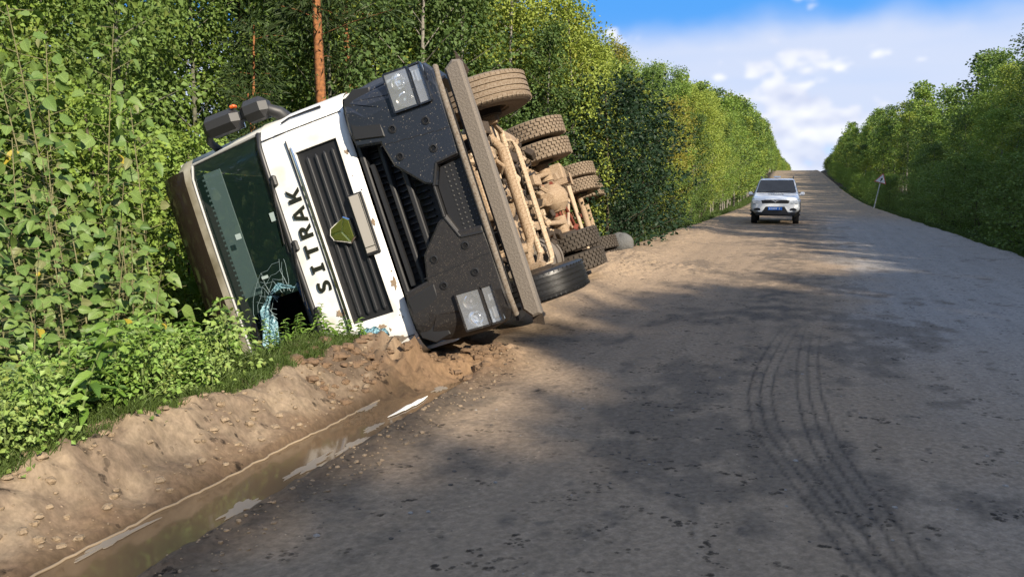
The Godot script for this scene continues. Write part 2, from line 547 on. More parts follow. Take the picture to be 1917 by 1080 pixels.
# ---------------------------------------------------------------- sky
func sky_color(az: float, el: float) -> Color:
	# az, el in degrees; az 0 looks down the road (-z), growing to the right. Linear radiance.
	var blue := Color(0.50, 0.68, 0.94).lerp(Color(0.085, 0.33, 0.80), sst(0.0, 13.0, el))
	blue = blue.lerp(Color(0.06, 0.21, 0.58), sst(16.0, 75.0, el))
	var a := deg_to_rad(az)
	var p := Vector3(sin(a), 0, -cos(a)) * 10.0
	# a thin pale sheet of stratus with a soft upper edge
	var edge := 10.4 + 0.9 * sin(deg_to_rad(az) * 2.0) + 1.3 * fn.get_noise_3d(p.x * 6.0, 3.0, p.z * 6.0) + 0.5 * fn.get_noise_3d(p.x * 24.0, el * 6.0, p.z * 24.0)
	var sheet := (1.0 - sst(edge - 1.3, edge + 1.6, el)) * sst(0.5, 5.0, el + 1.2 * fn.get_noise_3d(p.x * 8.0, el * 14.0, p.z * 8.0))
	var wisp := 0.5 + 0.5 * fn.get_noise_3d(p.x * 5.0, el * 9.0 + 40.0, p.z * 5.0)
	var col := blue.lerp(Color(0.56, 0.63, 0.80), clampf(sheet * (0.80 + 0.35 * wisp), 0.0, 0.97))
	# cloud cover added above the view to lift and whiten the sky fill
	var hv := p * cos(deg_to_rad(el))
	var added_cloud := sst(-0.30, 0.26, fn.get_noise_3d(hv.x * 4.0, sin(deg_to_rad(el)) * 60.0 + 90.0, hv.z * 4.0)) * sst(15.0, 24.0, el)
	col = col.lerp(Color(0.74, 0.78, 0.88), added_cloud * 0.85)
	# heaped clouds low down
	var q := Vector3(p.x * 15.0, el * 4.6, p.z * 15.0)
	var h := fn.get_noise_3d(q.x, q.y, q.z) + 0.36 * fd.get_noise_3d(q.x * 1.7, q.y * 1.7, q.z * 1.7)
	var band := bell(el - 3.2, 3.4)
	var cu := sst(0.20, 0.44, h + 0.42 * band - 0.22 + 0.55 * bell(az - 0.6, 2.4) * bell(el - 3.0, 2.2) + 0.35 * bell(az - 5.5, 2.6) * bell(el - 5.6, 1.2) + 0.40 * bell(az + 1.8, 1.8) * bell(el - 6.3, 0.9))
	var below := fn.get_noise_3d(q.x, q.y - 3.4, q.z)
	var shade := clampf(0.55 + 0.9 * (h - below), 0.0, 1.0)
	col = col.lerp(Color(0.46, 0.52, 0.72).lerp(Color(0.86, 0.87, 0.90), shade), cu * 0.92)
	return col

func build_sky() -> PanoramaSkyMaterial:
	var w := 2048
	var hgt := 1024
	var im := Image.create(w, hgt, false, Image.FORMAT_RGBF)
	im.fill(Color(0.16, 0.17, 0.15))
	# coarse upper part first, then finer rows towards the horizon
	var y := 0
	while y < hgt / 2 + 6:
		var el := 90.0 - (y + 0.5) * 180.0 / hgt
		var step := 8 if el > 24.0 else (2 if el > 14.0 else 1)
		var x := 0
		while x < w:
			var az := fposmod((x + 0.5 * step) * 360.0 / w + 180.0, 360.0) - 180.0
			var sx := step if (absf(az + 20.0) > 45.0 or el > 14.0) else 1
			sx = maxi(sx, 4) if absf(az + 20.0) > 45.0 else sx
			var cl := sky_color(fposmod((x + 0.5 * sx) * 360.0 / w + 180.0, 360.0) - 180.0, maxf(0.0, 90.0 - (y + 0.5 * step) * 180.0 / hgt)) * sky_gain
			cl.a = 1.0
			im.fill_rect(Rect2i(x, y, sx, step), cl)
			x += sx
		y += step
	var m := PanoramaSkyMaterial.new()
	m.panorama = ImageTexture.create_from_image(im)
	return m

# ---------------------------------------------------------------- terrain
const TRUCK := Transform3D(Basis(Vector3(-0.31917, 0.94713, 0.03275), Vector3(-0.92861, -0.31946, 0.18877), Vector3(0.18925, 0.02984, 0.98148)), Vector3(-2.18064, 1.71454, -6.08306))

func rise(z: float) -> float:
	var d := -z
	return 4.9 * sst(55.0, 200.0, d) - 0.030 * maxf(0.0, d - 200.0) * sst(200.0, 240.0, d)

func bend(z: float) -> float:
	return -2.05 * sst(60.0, 200.0, -z) + 2.4 * sst(205.0, 320.0, -z)

func water_edge_left(z: float) -> float:
	return -2.95 + 0.02 * fn.get_noise_2d(z * 30.0, 5.0) + 0.012 * fd.get_noise_2d(z * 60.0, 9.0)

func track(xc: float, x: float) -> float:
	# three tread grooves of one tyre
	var d := x - xc
	if absf(d) > 0.125:
		return 0.0
	return maxf(bell(d, 0.011), maxf(bell(d - 0.086, 0.011), bell(d + 0.086, 0.011)))

func along(p: Array, z: float) -> float:
	var n := p.size()
	for k in n - 1:
		if z <= p[k + 1][1] or k == n - 2:
			var f := clampf((z - p[k][1]) / (p[k + 1][1] - p[k][1]), 0.0, 1.0)
			return cubic_interpolate(p[k][0], p[k + 1][0], p[maxi(0, k - 1)][0], p[mini(n - 1, k + 2)][0], f)
	return p[n - 1][0]

func track_a(z: float) -> float:
	return along([[0.04, -9.9], [-0.10, -8.6], [-0.20, -7.3], [-0.24, -6.1], [-0.15, -5.1], [0.05, -4.4], [0.26, -3.7], [0.48, -2.9], [0.70, -2.1]], z)

func track_b(z: float) -> float:
	return along([[0.22, -10.0], [0.12, -7.7], [0.11, -6.4], [0.13, -5.8], [0.20, -4.96], [0.31, -4.35], [0.42, -3.83], [0.50, -3.4], [0.80, -2.2]], z)

const MOUNDS := [[-2.98, -5.66, 0.22, 0.22], [-2.80, -5.98, 0.14, 0.24], [-3.22, -5.50, 0.10, 0.16], [-3.05, -5.25, 0.12, 0.3], [-2.55, -6.45, 0.10, 0.35], [-3.15, -13.3, 0.13, 0.7], [-2.6, -14.6, 0.07, 0.8], [-3.5, -15.6, 0.06, 0.9], [-1.9, -14.4, 0.05, 0.5]]

func height(x0: float, z: float) -> float:
	var x := x0 - bend(z)
	var near := sst(60.0, 25.0, -z) if z < 0.0 else 1.0
	var h := rise(z)
	# carriageway: gentle ruts and lumps
	h += 0.026 * fn.get_noise_2d(x0 * 6.0, z * 5.0) + (0.008 * fd.get_noise_2d(x0 * 10.0, z * 8.0) + 0.0025 * fd.get_noise_2d(x0 * 45.0, z * 45.0)) * near
	var road := sst(4.25, 3.9, x) * sst(-3.1, -2.6, x)
	if near > 0.0 and x > -0.75 and x < 1.2 and z > -10.0 and z < 0.0:
		var f := sst(-9.8, -7.0, z)
		h -= 0.006 * track(track_a(z), x) * f + 0.006 * track(track_b(z), x) * f
		h += 0.012 * bell(x - (track_a(z) + track_b(z)) * 0.5, 0.10) * f * sst(-4.4, -5.2, z) * (0.6 + 0.8 * fd.get_noise_2d(x * 40.0, z * 25.0))
	# right-hand verge
	h += 0.10 * bell(x - 4.35, 0.28) * (0.7 + 0.6 * fn.get_noise_2d(z * 9.0, 3.0))
	h += -0.35 * sst(4.5, 5.0, x) * sst(6.2, 5.2, x) + 0.35 * sst(5.4, 8.5, x)
	# left-hand verge
	var lump := 0.05 * fn.get_noise_2d(x0 * 26.0, z * 26.0) + 0.035 * fd.get_noise_2d(x0 * 40.0, z * 40.0)
	if z > -7.2:
		var e := water_edge_left(z)
		var trench := sst(-2.48, -2.63, x) * sst(e - 0.06, e, x) * sst(-6.35, -5.9, z)
		h = lerpf(h, -0.075 + 0.01 * fn.get_noise_2d(x0 * 20.0, z * 8.0), trench)
		h += 0.03 * bell(x + 2.44, 0.10) * (0.6 + 1.2 * fd.get_noise_2d(x * 50.0, z * 50.0)) * sst(-6.4, -5.9, z)
	var bank := sst(-2.93, -3.42, x) * sst(-7.4, -5.6, z)
	var bh := (0.275 + 0.05 * fn.get_noise_2d(z * 14.0, 70.0)) * (0.55 * sst(-2.93, -3.1, x) + 0.45 * sst(-3.05, -3.45, x))
	h += bank * bh + lump * bank * 0.9 + bank * 0.016 * fd.get_noise_2d(x0 * 110.0, z * 110.0) + bank * 0.03 * absf(fd.get_noise_2d(x0 * 32.0 + 50.0, z * 32.0))
	h += lump * 0.6 * sst(-2.4, -3.1, x)
	var low := sst(-3.75, -5.1, x) * sst(-8.4, -6.6, x)
	h -= low * (0.85 * sst(-26.0, -8.0, z) + 0.35)
	h += -0.25 * sst(-6.6, -8.4, x) + 0.6 * sst(-9.0, -16.0, x)
	if z < -8.0:
		h += 0.12 * sst(-2.3, -3.2, x) * sst(-8.0, -10.0, z) * sst(-40.0, -20.0, z)
	if near > 0.0:
		for m in MOUNDS:
			var dx: float = x0 - m[0]
			var dz: float = z - m[1]
			var r: float = m[3]
			var d2 := dx * dx + dz * dz
			if d2 < 4.0 * r * r:
				h += m[2] * exp(-d2 / (r * r)) * (1.0 + 7.0 * lump + 0.5 * fd.get_noise_2d(x0 * 75.0, z * 75.0))
	# the lorry has pressed the ground flat beneath it
	if z < -5.0 and z > -18.0 and x0 < -1.5:
		var y := 1.71454 + (-1.26 + 0.31917 * (x0 + 2.18064) - 0.03275 * (z + 6.08306)) / 0.94713
		var w: float = (Vector3(x0, y, z) - TRUCK.origin).dot(TRUCK.basis.z)
		var vv: float = (Vector3(x0, y, z) - TRUCK.origin).dot(TRUCK.basis.y)
		var under := sst(0.10, -0.12, w) * sst(1.2, 1.5, vv)
		h = lerpf(h, minf(h, y - 0.02), under)
		under = sst(0.35, 0.0, w) * sst(0.2, 0.5, vv) * (1.0 - under)
		h = lerpf(h, minf(h, y - 0.06), under)
	return h

func ground_color(x0: float, z: float, h: float) -> Color:
	var x := x0 - bend(z)
	var n1 := fn.get_noise_2d(x0 * 9.0, z * 7.0)
	var n2 := fd.get_noise_2d(x0 * 22.0, z * 16.0)
	var n3 := fd.get_noise_2d(x0 * 70.0, z * 60.0)
	var sand := Color(0.56, 0.415, 0.28)
	var grey := Color(0.56, 0.475, 0.385)
	var mud := Color(0.215, 0.172, 0.132)
	var c := sand.lerp(grey, sst(0.0, 2.2, x + 0.9 * n1) * sst(-55.0, -16.0, z) * 0.8)
	c = c.lerp(Color(0.53, 0.50, 0.465), 0.8 * sst(0.2, 1.4, x + 0.8 * n1) * sst(-6.0, -11.0, z) * sst(-48.0, -30.0, z))
	c = c.lerp(Color(0.48, 0.37, 0.25), sst(-30.0, -80.0, z))
	# trodden dark mud, in patches along the middle and left of the carriageway
	var wet := sst(0.12, 0.50, n1 * 0.8 + n2 * 0.55 + 0.22 * bell(x + 0.5, 1.5) - 0.25 * sst(1.0, 3.0, x)) * sst(-80.0, -30.0, z) * sst(-3.0, -2.4, x)
	c = c.lerp(mud, wet * 0.62)
	var mid := bell(x + 0.35 + 0.25 * n1, 0.65) * sst(-6.0, -11.0, z) * sst(-60.0, -28.0, z)
	c = c.lerp(mud, mid * clampf(0.45 + 0.9 * n2, 0.0, 1.0))
	# small dark crumbs
	c = c.lerp(mud, 0.7 * sst(0.46, 0.62, n3 * 0.7 + n2 * 0.6) * sst(-30.0, -10.0, z))
	if x > -0.8 and x < 1.2 and z > -10.0 and z < 0.0:
		var f := sst(-9.8, -7.0, z)
		c = c.lerp(Color(0.085, 0.070, 0.058), 0.62 * f * sst(-0.9, -0.2, n2 + 0.3 * n3 + 0.5 * sst(-7.0, -5.5, z)) * maxf(track(track_a(z), x), track(track_b(z), x)))
		c = c.lerp(mud, 0.40 * f * sst(-4.4, -5.2, z) * bell(x - (track_a(z) + track_b(z)) * 0.5, 0.09) * clampf(0.5 + 1.3 * n3, 0.0, 1.0))
	# bank and crumbled clods
	if z > -8.0:
		var b := sst(-2.8, -3.1, x)
		c = c.lerp(Color(0.46, 0.35, 0.24).lerp(Color(0.29, 0.215, 0.15), sst(-0.3, 0.35, n2 + 0.5 * n3)), b)
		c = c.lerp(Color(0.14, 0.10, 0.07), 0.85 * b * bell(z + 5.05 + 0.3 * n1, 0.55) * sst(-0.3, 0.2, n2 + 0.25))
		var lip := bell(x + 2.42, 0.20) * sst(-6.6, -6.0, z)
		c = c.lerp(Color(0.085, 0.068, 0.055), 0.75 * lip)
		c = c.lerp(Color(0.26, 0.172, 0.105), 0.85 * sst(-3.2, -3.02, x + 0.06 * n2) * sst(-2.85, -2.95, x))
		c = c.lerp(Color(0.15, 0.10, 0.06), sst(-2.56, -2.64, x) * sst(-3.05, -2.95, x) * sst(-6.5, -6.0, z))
	if z < -5.2 and z > -9.0:
		c = c.lerp(Color(0.46, 0.29, 0.165), 0.8 * bell(x0 + 2.75, 0.5) * bell(z + 6.0, 0.8))
	# forest floor
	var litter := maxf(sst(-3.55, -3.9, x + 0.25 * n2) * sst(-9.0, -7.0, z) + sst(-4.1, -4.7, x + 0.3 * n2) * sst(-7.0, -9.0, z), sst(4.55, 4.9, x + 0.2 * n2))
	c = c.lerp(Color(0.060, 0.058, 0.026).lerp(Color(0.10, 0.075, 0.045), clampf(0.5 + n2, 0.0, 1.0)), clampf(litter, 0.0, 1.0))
	var lane := fd.get_noise_2d(x * 34.0, z * 1.3) * sst(4.2, 3.4, x) * sst(-3.0, -2.2, x)
	return c * (1.0 + 0.07 * n3 + 0.08 * n2 + 0.13 * lane)

func axis_lines(a: Array) -> PackedFloat32Array:
	# [from, to, step at from, growth per step]
	var o := PackedFloat32Array()
	for s in a:
		var p: float = s[0]
		var d: float = s[2]
		while p < s[1] - d * 0.3:
			o.append(p)
			p += d
			d *= s[3]
	return o

func build_ground() -> void:
	var xs := axis_lines([[0.0, 900.0, 0.15, 1.22]])
	var lines := PackedFloat32Array()
	for k in range(xs.size() - 1, -1, -1):
		lines.append(-6.0 - xs[k])
	lines.append_array(axis_lines([[-5.9, -4.2, 0.1, 1.0], [-4.2, -0.75, 0.034, 1.0], [-0.75, 0.95, 0.017, 1.0], [0.95, 2.6, 0.04, 1.0], [2.6, 5.2, 0.07, 1.0]]))
	for k in xs.size():
		lines.append(5.2 + xs[k])
	var zs := PackedFloat32Array([700.0, 300.0, 120.0, 60.0, 30.0, 16.0, 9.0, 5.0, 3.0, 2.0, 1.0, 0.4, 0.0, -0.4, -0.8])
	var z := -1.1
	while z > -2400.0:
		zs.append(z)
		z -= maxf(0.03, -z * (0.0085 if z > -30.0 else (0.022 if z > -260.0 else 0.2)))
	var nx := lines.size()
	var nz := zs.size()
	var v := PackedVector3Array()
	var cc := PackedColorArray()
	var nn := PackedVector3Array()
	var uv := PackedVector2Array()
	uv.resize(nx * nz)
	v.resize(nx * nz); cc.resize(nx * nz); nn.resize(nx * nz)
	for j in nz:
		for i in nx:
			var h := height(lines[i], zs[j])
			v[j * nx + i] = Vector3(lines[i], h, zs[j])
			uv[j * nx + i] = Vector2(lines[i] + 0.35 * sin(zs[j] * 0.31), zs[j] + 0.4 * sin(lines[i] * 0.45))
			cc[j * nx + i] = ground_color(lines[i], zs[j], h)
	for j in nz:
		for i in nx:
			var du := v[j * nx + mini(nx - 1, i + 1)] - v[j * nx + maxi(0, i - 1)]
			var dv := v[maxi(0, j - 1) * nx + i] - v[mini(nz - 1, j + 1) * nx + i]
			nn[j * nx + i] = dv.cross(du).normalized()
	var ix := PackedInt32Array()
	ix.resize((nx - 1) * (nz - 1) * 6)
	var k := 0
	for j in nz - 1:
		for i in nx - 1:
			var a := j * nx + i
			ix[k] = a; ix[k + 1] = a + nx + 1; ix[k + 2] = a + 1
			ix[k + 3] = a; ix[k + 4] = a + nx; ix[k + 5] = a + nx + 1
			k += 6
	var arr := []
	arr.resize(Mesh.ARRAY_MAX)
	arr[Mesh.ARRAY_VERTEX] = v; arr[Mesh.ARRAY_NORMAL] = nn; arr[Mesh.ARRAY_COLOR] = cc; arr[Mesh.ARRAY_INDEX] = ix; arr[Mesh.ARRAY_TEX_UV] = uv
	var m := ArrayMesh.new()
	m.add_surface_from_arrays(Mesh.PRIMITIVE_TRIANGLES, arr)
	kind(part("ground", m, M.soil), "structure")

# ---------------------------------------------------------------- vegetation
func leaf_card(b: MB, at: Vector3, dir: Vector3, up: Vector3, l: float, w: float, fold := 0.18) -> void:
	# a small pointed leaf of two faces folded along its midrib
	var x := dir.cross(up).normalized()
	var u := x.cross(dir).normalized()
	var tip := at + dir * l - u * l * 0.12
	var mid := at + dir * l * 0.45
	var s1 := mid + x * w * 0.5 + u * w * fold
	var s2 := mid - x * w * 0.5 + u * w * fold
	b.tri(at, s1, tip, Vector2(0.5, 0), Vector2(1, 0.45), Vector2(0.5, 1))
	b.tri(at, tip, s2, Vector2(0.5, 0), Vector2(0.5, 1), Vector2(0, 0.45))

func rnd_dir(r: RandomNumberGenerator) -> Vector3:
	var z := r.randf_range(-1, 1)
	var a := r.randf() * TAU
	var s := sqrt(1.0 - z * z)
	return Vector3(cos(a) * s, z, sin(a) * s)

# crown and trunk of a broad-leaved tree, H metres tall with the foliage from "base" upwards
func tree_meshes(seed_: int, H: float, R: float, base: float, limbs: int, sprays: int, leaves: int, lsize: float, shape: int, bark_r := 0.07) -> Array:
	var r := RandomNumberGenerator.new()
	r.seed = seed_
	var b := MB.new()
	var w := MB.new()
	var lean := Vector3(r.randf_range(-0.04, 0.04), 0, r.randf_range(-0.04, 0.04))
	var trunk: Array = []
	for k in 7:
		var f := k / 6.0
		trunk.append(Vector3(0, -0.3 + f * (H * 0.97 + 0.3), 0) + lean * H * f * f + Vector3(sin(f * 5.0 + seed_) * 0.06, 0, cos(f * 4.0 + seed_) * 0.06) * f * H * 0.12)
	w.tube(trunk, bark_r, 0.012, 6)
	for i in limbs:
		var f := base + (1.0 - base) * pow((i + r.randf()) / limbs, 0.9)
		var at: Vector3 = trunk[clampi(int(f * 6.0), 0, 5)].lerp(trunk[clampi(int(f * 6.0) + 1, 1, 6)], f * 6.0 - floor(f * 6.0))
		var g := (f - base) / maxf(0.01, 1.0 - base)
		var prof := 1.0
		if shape == 0:      # birch or aspen: egg drawn out to a point
			prof = sqrt(clampf(1.0 - pow(g, 1.7), 0.0, 1.0)) * (0.62 + 0.38 * sst(0.0, 0.25, g))
		elif shape == 1:    # bushy, full to the ground
			prof = sqrt(clampf(1.0 - pow(g, 2.6), 0.0, 1.0)) * (0.8 + 0.2 * sst(0.0, 0.3, g))
		elif shape == 2:    # pine: tiers, thin below
			prof = (1.0 - g * 0.75) * (0.6 + 0.4 * sin(g * 40.0))
		var az := i * 2.39996 + r.randf_range(-0.5, 0.5)
		var tilt := r.randf_range(0.45, 1.0) if shape != 2 else r.randf_range(-0.1, 0.35)
		var l := R * prof * r.randf_range(0.50, 1.22) + 0.12
		var dir := Vector3(cos(az), tilt, sin(az)).normalized()
		var end := at + dir * l
		if i % 2 == 0 or shape == 2:
			w.tube([at, at.lerp(end, 0.5) + Vector3(0, 0.03, 0), end], (0.008 if shape == 2 else 0.020 * H / 7.0) * (1.2 - g), 0.003, 4, false)
		var lt := r.randf_range(0.70, 1.30)
		for s in sprays:
			var q := at.lerp(end, 0.30 + 0.75 * (s + r.randf() * 0.8) / sprays) + rnd_dir(r) * 0.10 * R
			var rad := (0.13 + 0.13 * r.randf()) * maxf(0.7, R)
			var st := lt * r.randf_range(0.84, 1.16)
			var sag := r.randf_range(-0.5, 0.25)
			for k in leaves:
				var off := rnd_dir(r)
				var p := q + off * rad * sqrt(r.randf()) * Vector3(1, 0.85, 1)
				var d := (off + Vector3(dir.x, sag, dir.z) * 0.9 + rnd_dir(r) * 0.7).normalized()
				var up := (Vector3(0, 0.75, 0) + rnd_dir(r) + off * 0.4).normalized()
				if absf(d.dot(up)) > 0.96:
					up = Vector3(up.z, up.x, up.y)
				var k2 := st * r.randf_range(0.82, 1.2)
				var yl := 1.0 + 0.25 * maxf(0.0, r.randf_range(-1.5, 1.0))
				b.col = Color(k2 * yl, k2, k2 * r.randf_range(0.75, 1.0))
				var ls := lsize * r.randf_range(0.7, 1.3)
				if shape == 2:
					leaf_card(b, p, d, up, ls * 1.5, ls * 0.28)
				else:
					leaf_card(b, p, d, up, ls, ls * 0.78)
	return [b.mesh(), w.mesh()]

var crowns := {}

func plant_tree(called: String, kind_: String, x: float, z: float, s: Vector3, label: String, category: String, group: String, leaf: Material, bark: Material) -> void:
	var o: Node3D = thing(called, label, category, Transform3D(Basis(Vector3.UP, rng.randf() * TAU).scaled_local(s), Vector3(x, height(x, z) - 0.05, z)), group)
	part("crown", crowns[kind_][0], leaf, o)
	part("trunk", crowns[kind_][1], bark, o)

func left_edge(z: float) -> float:
	return -4.75 + bend(z)

func tree_height_left(z: float) -> float:
	var d := -z
	if d < 19.0:
		return 9.6
	if d < 26.0:
		return lerpf(9.6, 6.8, (d - 19.0) / 7.0)
	return lerpf(lerpf(lerpf(6.8, 8.0, sst(24.0, 55.0, d)), 10.6, sst(50.0, 110.0, d)), 8.6, sst(190.0, 250.0, d))

const TREE_WORDS := ["slender", "bushy", "tall narrow", "broad", "yellow-green", "pale green", "deep green", "sparse", "leaning", "pointed"]

func build_trees() -> void:
	for k in 4:
		crowns["near%d" % k] = tree_meshes(100 + k, 7.0, 1.40 + 0.12 * k, 0.10 + 0.03 * k, 54, 7, 19, 0.082, 0)
	for k in 3:
		crowns["far%d" % k] = tree_meshes(200 + k, 9.0, 1.7, 0.10, 48, 5, 12, 0.17, 0, 0.1)
	for k in 3:
		crowns["bush%d" % k] = tree_meshes(300 + k, 3.0, 1.15, 0.02, 42, 7, 17, 0.066, 1, 0.03)
	crowns["pine"] = tree_meshes(400, 13.0, 1.7, 0.40, 46, 8, 16, 0.11, 2, 0.125)
	crowns["young_pine"] = tree_meshes(401, 5.0, 1.0, 0.05, 44, 6, 14, 0.085, 2, 0.05)
	crowns["tall"] = tree_meshes(250, 14.0, 2.3, 0.10, 100, 6, 12, 0.32, 1, 0.16)
	for p in [[-19.0, -6.0], [-21.0, -10.5], [-18.0, -1.5], [-22.0, -15.0], [-18.5, -13.0], [-24.0, -5.0], [-20.0, -18.5], [-15.0, -20.5], [-16.5, -25.0], [-21.5, -1.0], [-17.0, -9.3], [-13.0, -24.0]]:
		plant_tree("tall_birch", "tall", p[0], p[1], Vector3(0.9, 0.85, 0.9), "tall birch deep in the wood behind the lorry, seen only in gaps", "tree", "tall birches deep in the wood", M.leaf_mid, M.birch_bark)
	var greens := [M.leaf_yellow, M.leaf_bright, M.leaf_mid, M.leaf_bright, M.leaf_yellow, M.leaf_deep]
	# --- the sunlit wall of trees left of the road
	var n := 0
	for row in 4:
		var z := -11.0 - row * 0.7
		while z > -325.0:
			var d := -z
			var x: float = left_edge(z) - [1.0, 2.6, 4.9, 7.6][row] + rng.randf_range(-0.45, 0.45)
			if (row == 0 and d < 17.0) or (row == 1 and d < 14.8):
				z -= 1.6
				continue
			var far := d > 62.0
			var hh: float = tree_height_left(z) * [0.80, 0.98, 1.10, 1.22][row] * rng.randf_range(0.76, 1.15)
			if row < 2 and d > 17.5 and d < 31.0:
				hh *= 0.86
			var base_h := 9.0 if far else 7.0
			var s := hh / base_h
			var wide := clampf(s, 0.85, 1.25) * rng.randf_range(0.9, 1.15)
			var li := rng.randi() % 6
			var m: Material = greens[li]
			if absf(d - 25.5) < 2.0 and row == 1:
				m = M.leaf_rust
			elif absf(d - 33.0) < 2.4 and row <= 1:
				m = M.leaf_gold
			var where := "behind the lorry" if d < 17.0 else ("just past the lorry's rear wheels" if d < 26.0 else ("beside the patrol car" if d < 42.0 else ("beyond the patrol car" if d < 90.0 else "far up the road")))
			var rowword: String = ["front", "second", "third", "rearmost"][row]
			var look: String = "yellowing" if m == M.leaf_gold else ("reddish-brown" if m == M.leaf_rust else ("dark green" if m == M.leaf_deep else ("lime-green" if m == M.leaf_yellow else "fresh green")))
			plant_tree("birch_tree", ("far%d" % (n % 3)) if far else ("near%d" % (n % 4)), x, z, Vector3(wide, s, wide), "%s %s birch, %s row on the left, %s" % [TREE_WORDS[(n * 7) % 10], look, rowword, where], "tree", "birches left of the road " + where, m, M.birch_bark)
			n += 1
			var pitch := 1.45 + (0.55 if far else 0.0) + sst(80.0, 200.0, d) * 2.2 + row * 0.25
			z -= pitch * rng.randf_range(0.8, 1.2)
			if row == 3 and far:
				z -= 2.0
	# --- trees behind the lorry, up to the left edge of the view
	var spots := [[-9.2, -8.4, 8.2, 2], [-10.4, -7.2, 8.0, 0], [-11.6, -5.9, 8.0, 3], [-12.4, -4.6, 8.5, 1], [-9.9, -10.6, 8.6, 0], [-15.0, -4.0, 10.5, 1], [-16.0, -7.0, 11.0, 0], [-17.0, -10.0, 11.5, 2], [-15.5, -13.0, 11.0, 3], [-18.5, -3.0, 11.0, 0], [-14.0, -2.0, 10.0, 1], [-19.0, -7.5, 12.0, 3], [-16.5, -16.0, 11.5, 1], [-12.2, -8.9, 9.5, 2], [-13.5, -7.2, 9.0, 1], [-8.3, -12.4, 8.5, 3], [-13.6, -11.0, 9.5, 0], [-14.6, -5.2, 9.5, 2]]
	for k in spots.size():
		var p: Array = spots[k]
		var s: float = p[2] / 7.0
		plant_tree("aspen_tree", "near%d" % p[3], p[0], p[1], Vector3(s * 0.9, s, s * 0.9), "%s young aspen in the thicket behind the cab, %s" % [TREE_WORDS[k % 10], ["close behind the roof", "left of the pine trunks", "deep in the shade"][k % 3]], "tree", "aspens in the thicket behind the lorry", [M.leaf_mid, M.leaf_bright, M.leaf_mid, M.leaf_deep][k % 4], M.aspen_bark)
	var pines := [[-7.42, -10.74, 1.0, "orange-barked pine trunk rising straight above the cab roof"], [-8.39, -13.03, 0.95, "thinner orange pine trunk to the right of the pine above the cab"], [-13.0, -16.5, 1.1, "dark tall pine deep behind the pair of orange trunks"], [-11.4, -13.6, 1.1, "shaded pine in the dark gap left of the orange trunks"]]
	for p in pines:
		plant_tree("pine_tree", "pine", p[0], p[1], Vector3.ONE * p[2], p[3], "tree", "", M.needles, M.pine_bark)
	for p in [[-7.2, -8.9, 0.85, "small dark young pine in the gap above the mirror"], [-7.9, -14.6, 0.9, "young pine standing behind the raised front wheel"], [-8.1, -9.8, 1.15, "young pine at the foot of the orange trunks"]]:
		plant_tree("young_pine_tree", "young_pine", p[0], p[1], Vector3.ONE * p[2], p[3], "tree", "", M.needles, M.pine_bark)
	# --- bushes along the left edge
	var bs := [[-4.75, -19.4, 1.50, "dark rounded willow bush right behind the trailer wheels", 1], [-5.2, -22.2, 1.62, "tall dark willow bush, middle of the dark-leaved clump past the trailer", 1], [-4.9, -24.8, 1.50, "dark willow bush ending the dark-leaved clump before the sunlit birches", 1], [-6.0, -18.2, 1.45, "dark willow bush rising behind the rock and trailer", 1], [-6.2, -20.8, 1.5, "rearmost dark willow bush of the clump past the trailer", 1], [-4.9, -28.5, 0.8, "low green bush at the edge of the road past the dark clump", 0], [-4.8, -32.5, 0.75, "low bush left of the patrol car's bonnet", 0], [-4.9, -36.0, 0.7, "low bush left of the patrol car's rear", 0], [-5.1, -42.0, 0.7, "small bush on the left verge just beyond the patrol car", 0], [-6.3, -30.0, 0.9, "brownish bush under the birches left of the patrol car", 2]]
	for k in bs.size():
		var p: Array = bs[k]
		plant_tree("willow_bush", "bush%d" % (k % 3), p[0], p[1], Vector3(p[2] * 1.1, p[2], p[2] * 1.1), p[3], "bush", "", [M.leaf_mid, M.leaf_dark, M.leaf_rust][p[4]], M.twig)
	# --- right side: a hem of low trees, and taller ones well apart behind it that catch the sun
	n = 0
	for row in 3:
		var z := -15.0 - row * 1.1
		while z > -235.0:
			var d := -z
			var far := d > 62.0
			var x: float = 6.9 + bend(z) + 0.003 * d + row * 2.3 + rng.randf_range(-0.4, 0.4)
			# the skyline falls and rises along the road
			var q := d / x
			var k := lerpf(0.80, 0.72, sst(4.0, 5.6, q)) - 0.17 * bell(q - 6.4, 0.7) + 0.14 * sst(7.0, 9.5, q) + 0.25 * sst(9.5, 16.0, q) + 0.6 * sst(16.0, 23.0, q)
			var hh: float = clampf(1.6 + k * x - rise(z), 4.0, 11.5) * [0.62, 0.84, 1.06][row]
			if d > 170.0:
				hh *= 0.8
			hh *= rng.randf_range(0.74, 1.13)
			if row == 0 and d > 58.0 and d < 96.0:
				z -= 2.0
				continue
			var s := hh / (9.0 if far else 7.0)
			var wide := clampf(s * 1.12, 0.75, 1.45) * rng.randf_range(0.95, 1.15)
			var where := "at the right edge of the view" if d < 34.0 else ("behind the road sign" if d < 62.0 else ("past the road sign" if d < 110.0 else "near the crest of the road"))
			plant_tree("roadside_tree", ("far%d" % (n % 3)) if far else ("near%d" % ((n + 1) % 4)), x, z, Vector3(wide, s, wide), "%s birch, %s row of the right-hand wood, %s" % [TREE_WORDS[(n * 3) % 10], ["front", "middle", "back"][row], where], "tree", "birches right of the road " + where, [M.leaf_bright, M.leaf_mid, M.leaf_bright, M.leaf_deep, M.leaf_yellow][n % 5], M.birch_bark)
			n += 1
			z -= ([1.8, 2.4, 3.0][row] + (0.6 if far else 0.0) + sst(80.0, 200.0, d) * 2.0) * rng.randf_range(0.85, 1.15)
	n = 0
	var zb := -16.0
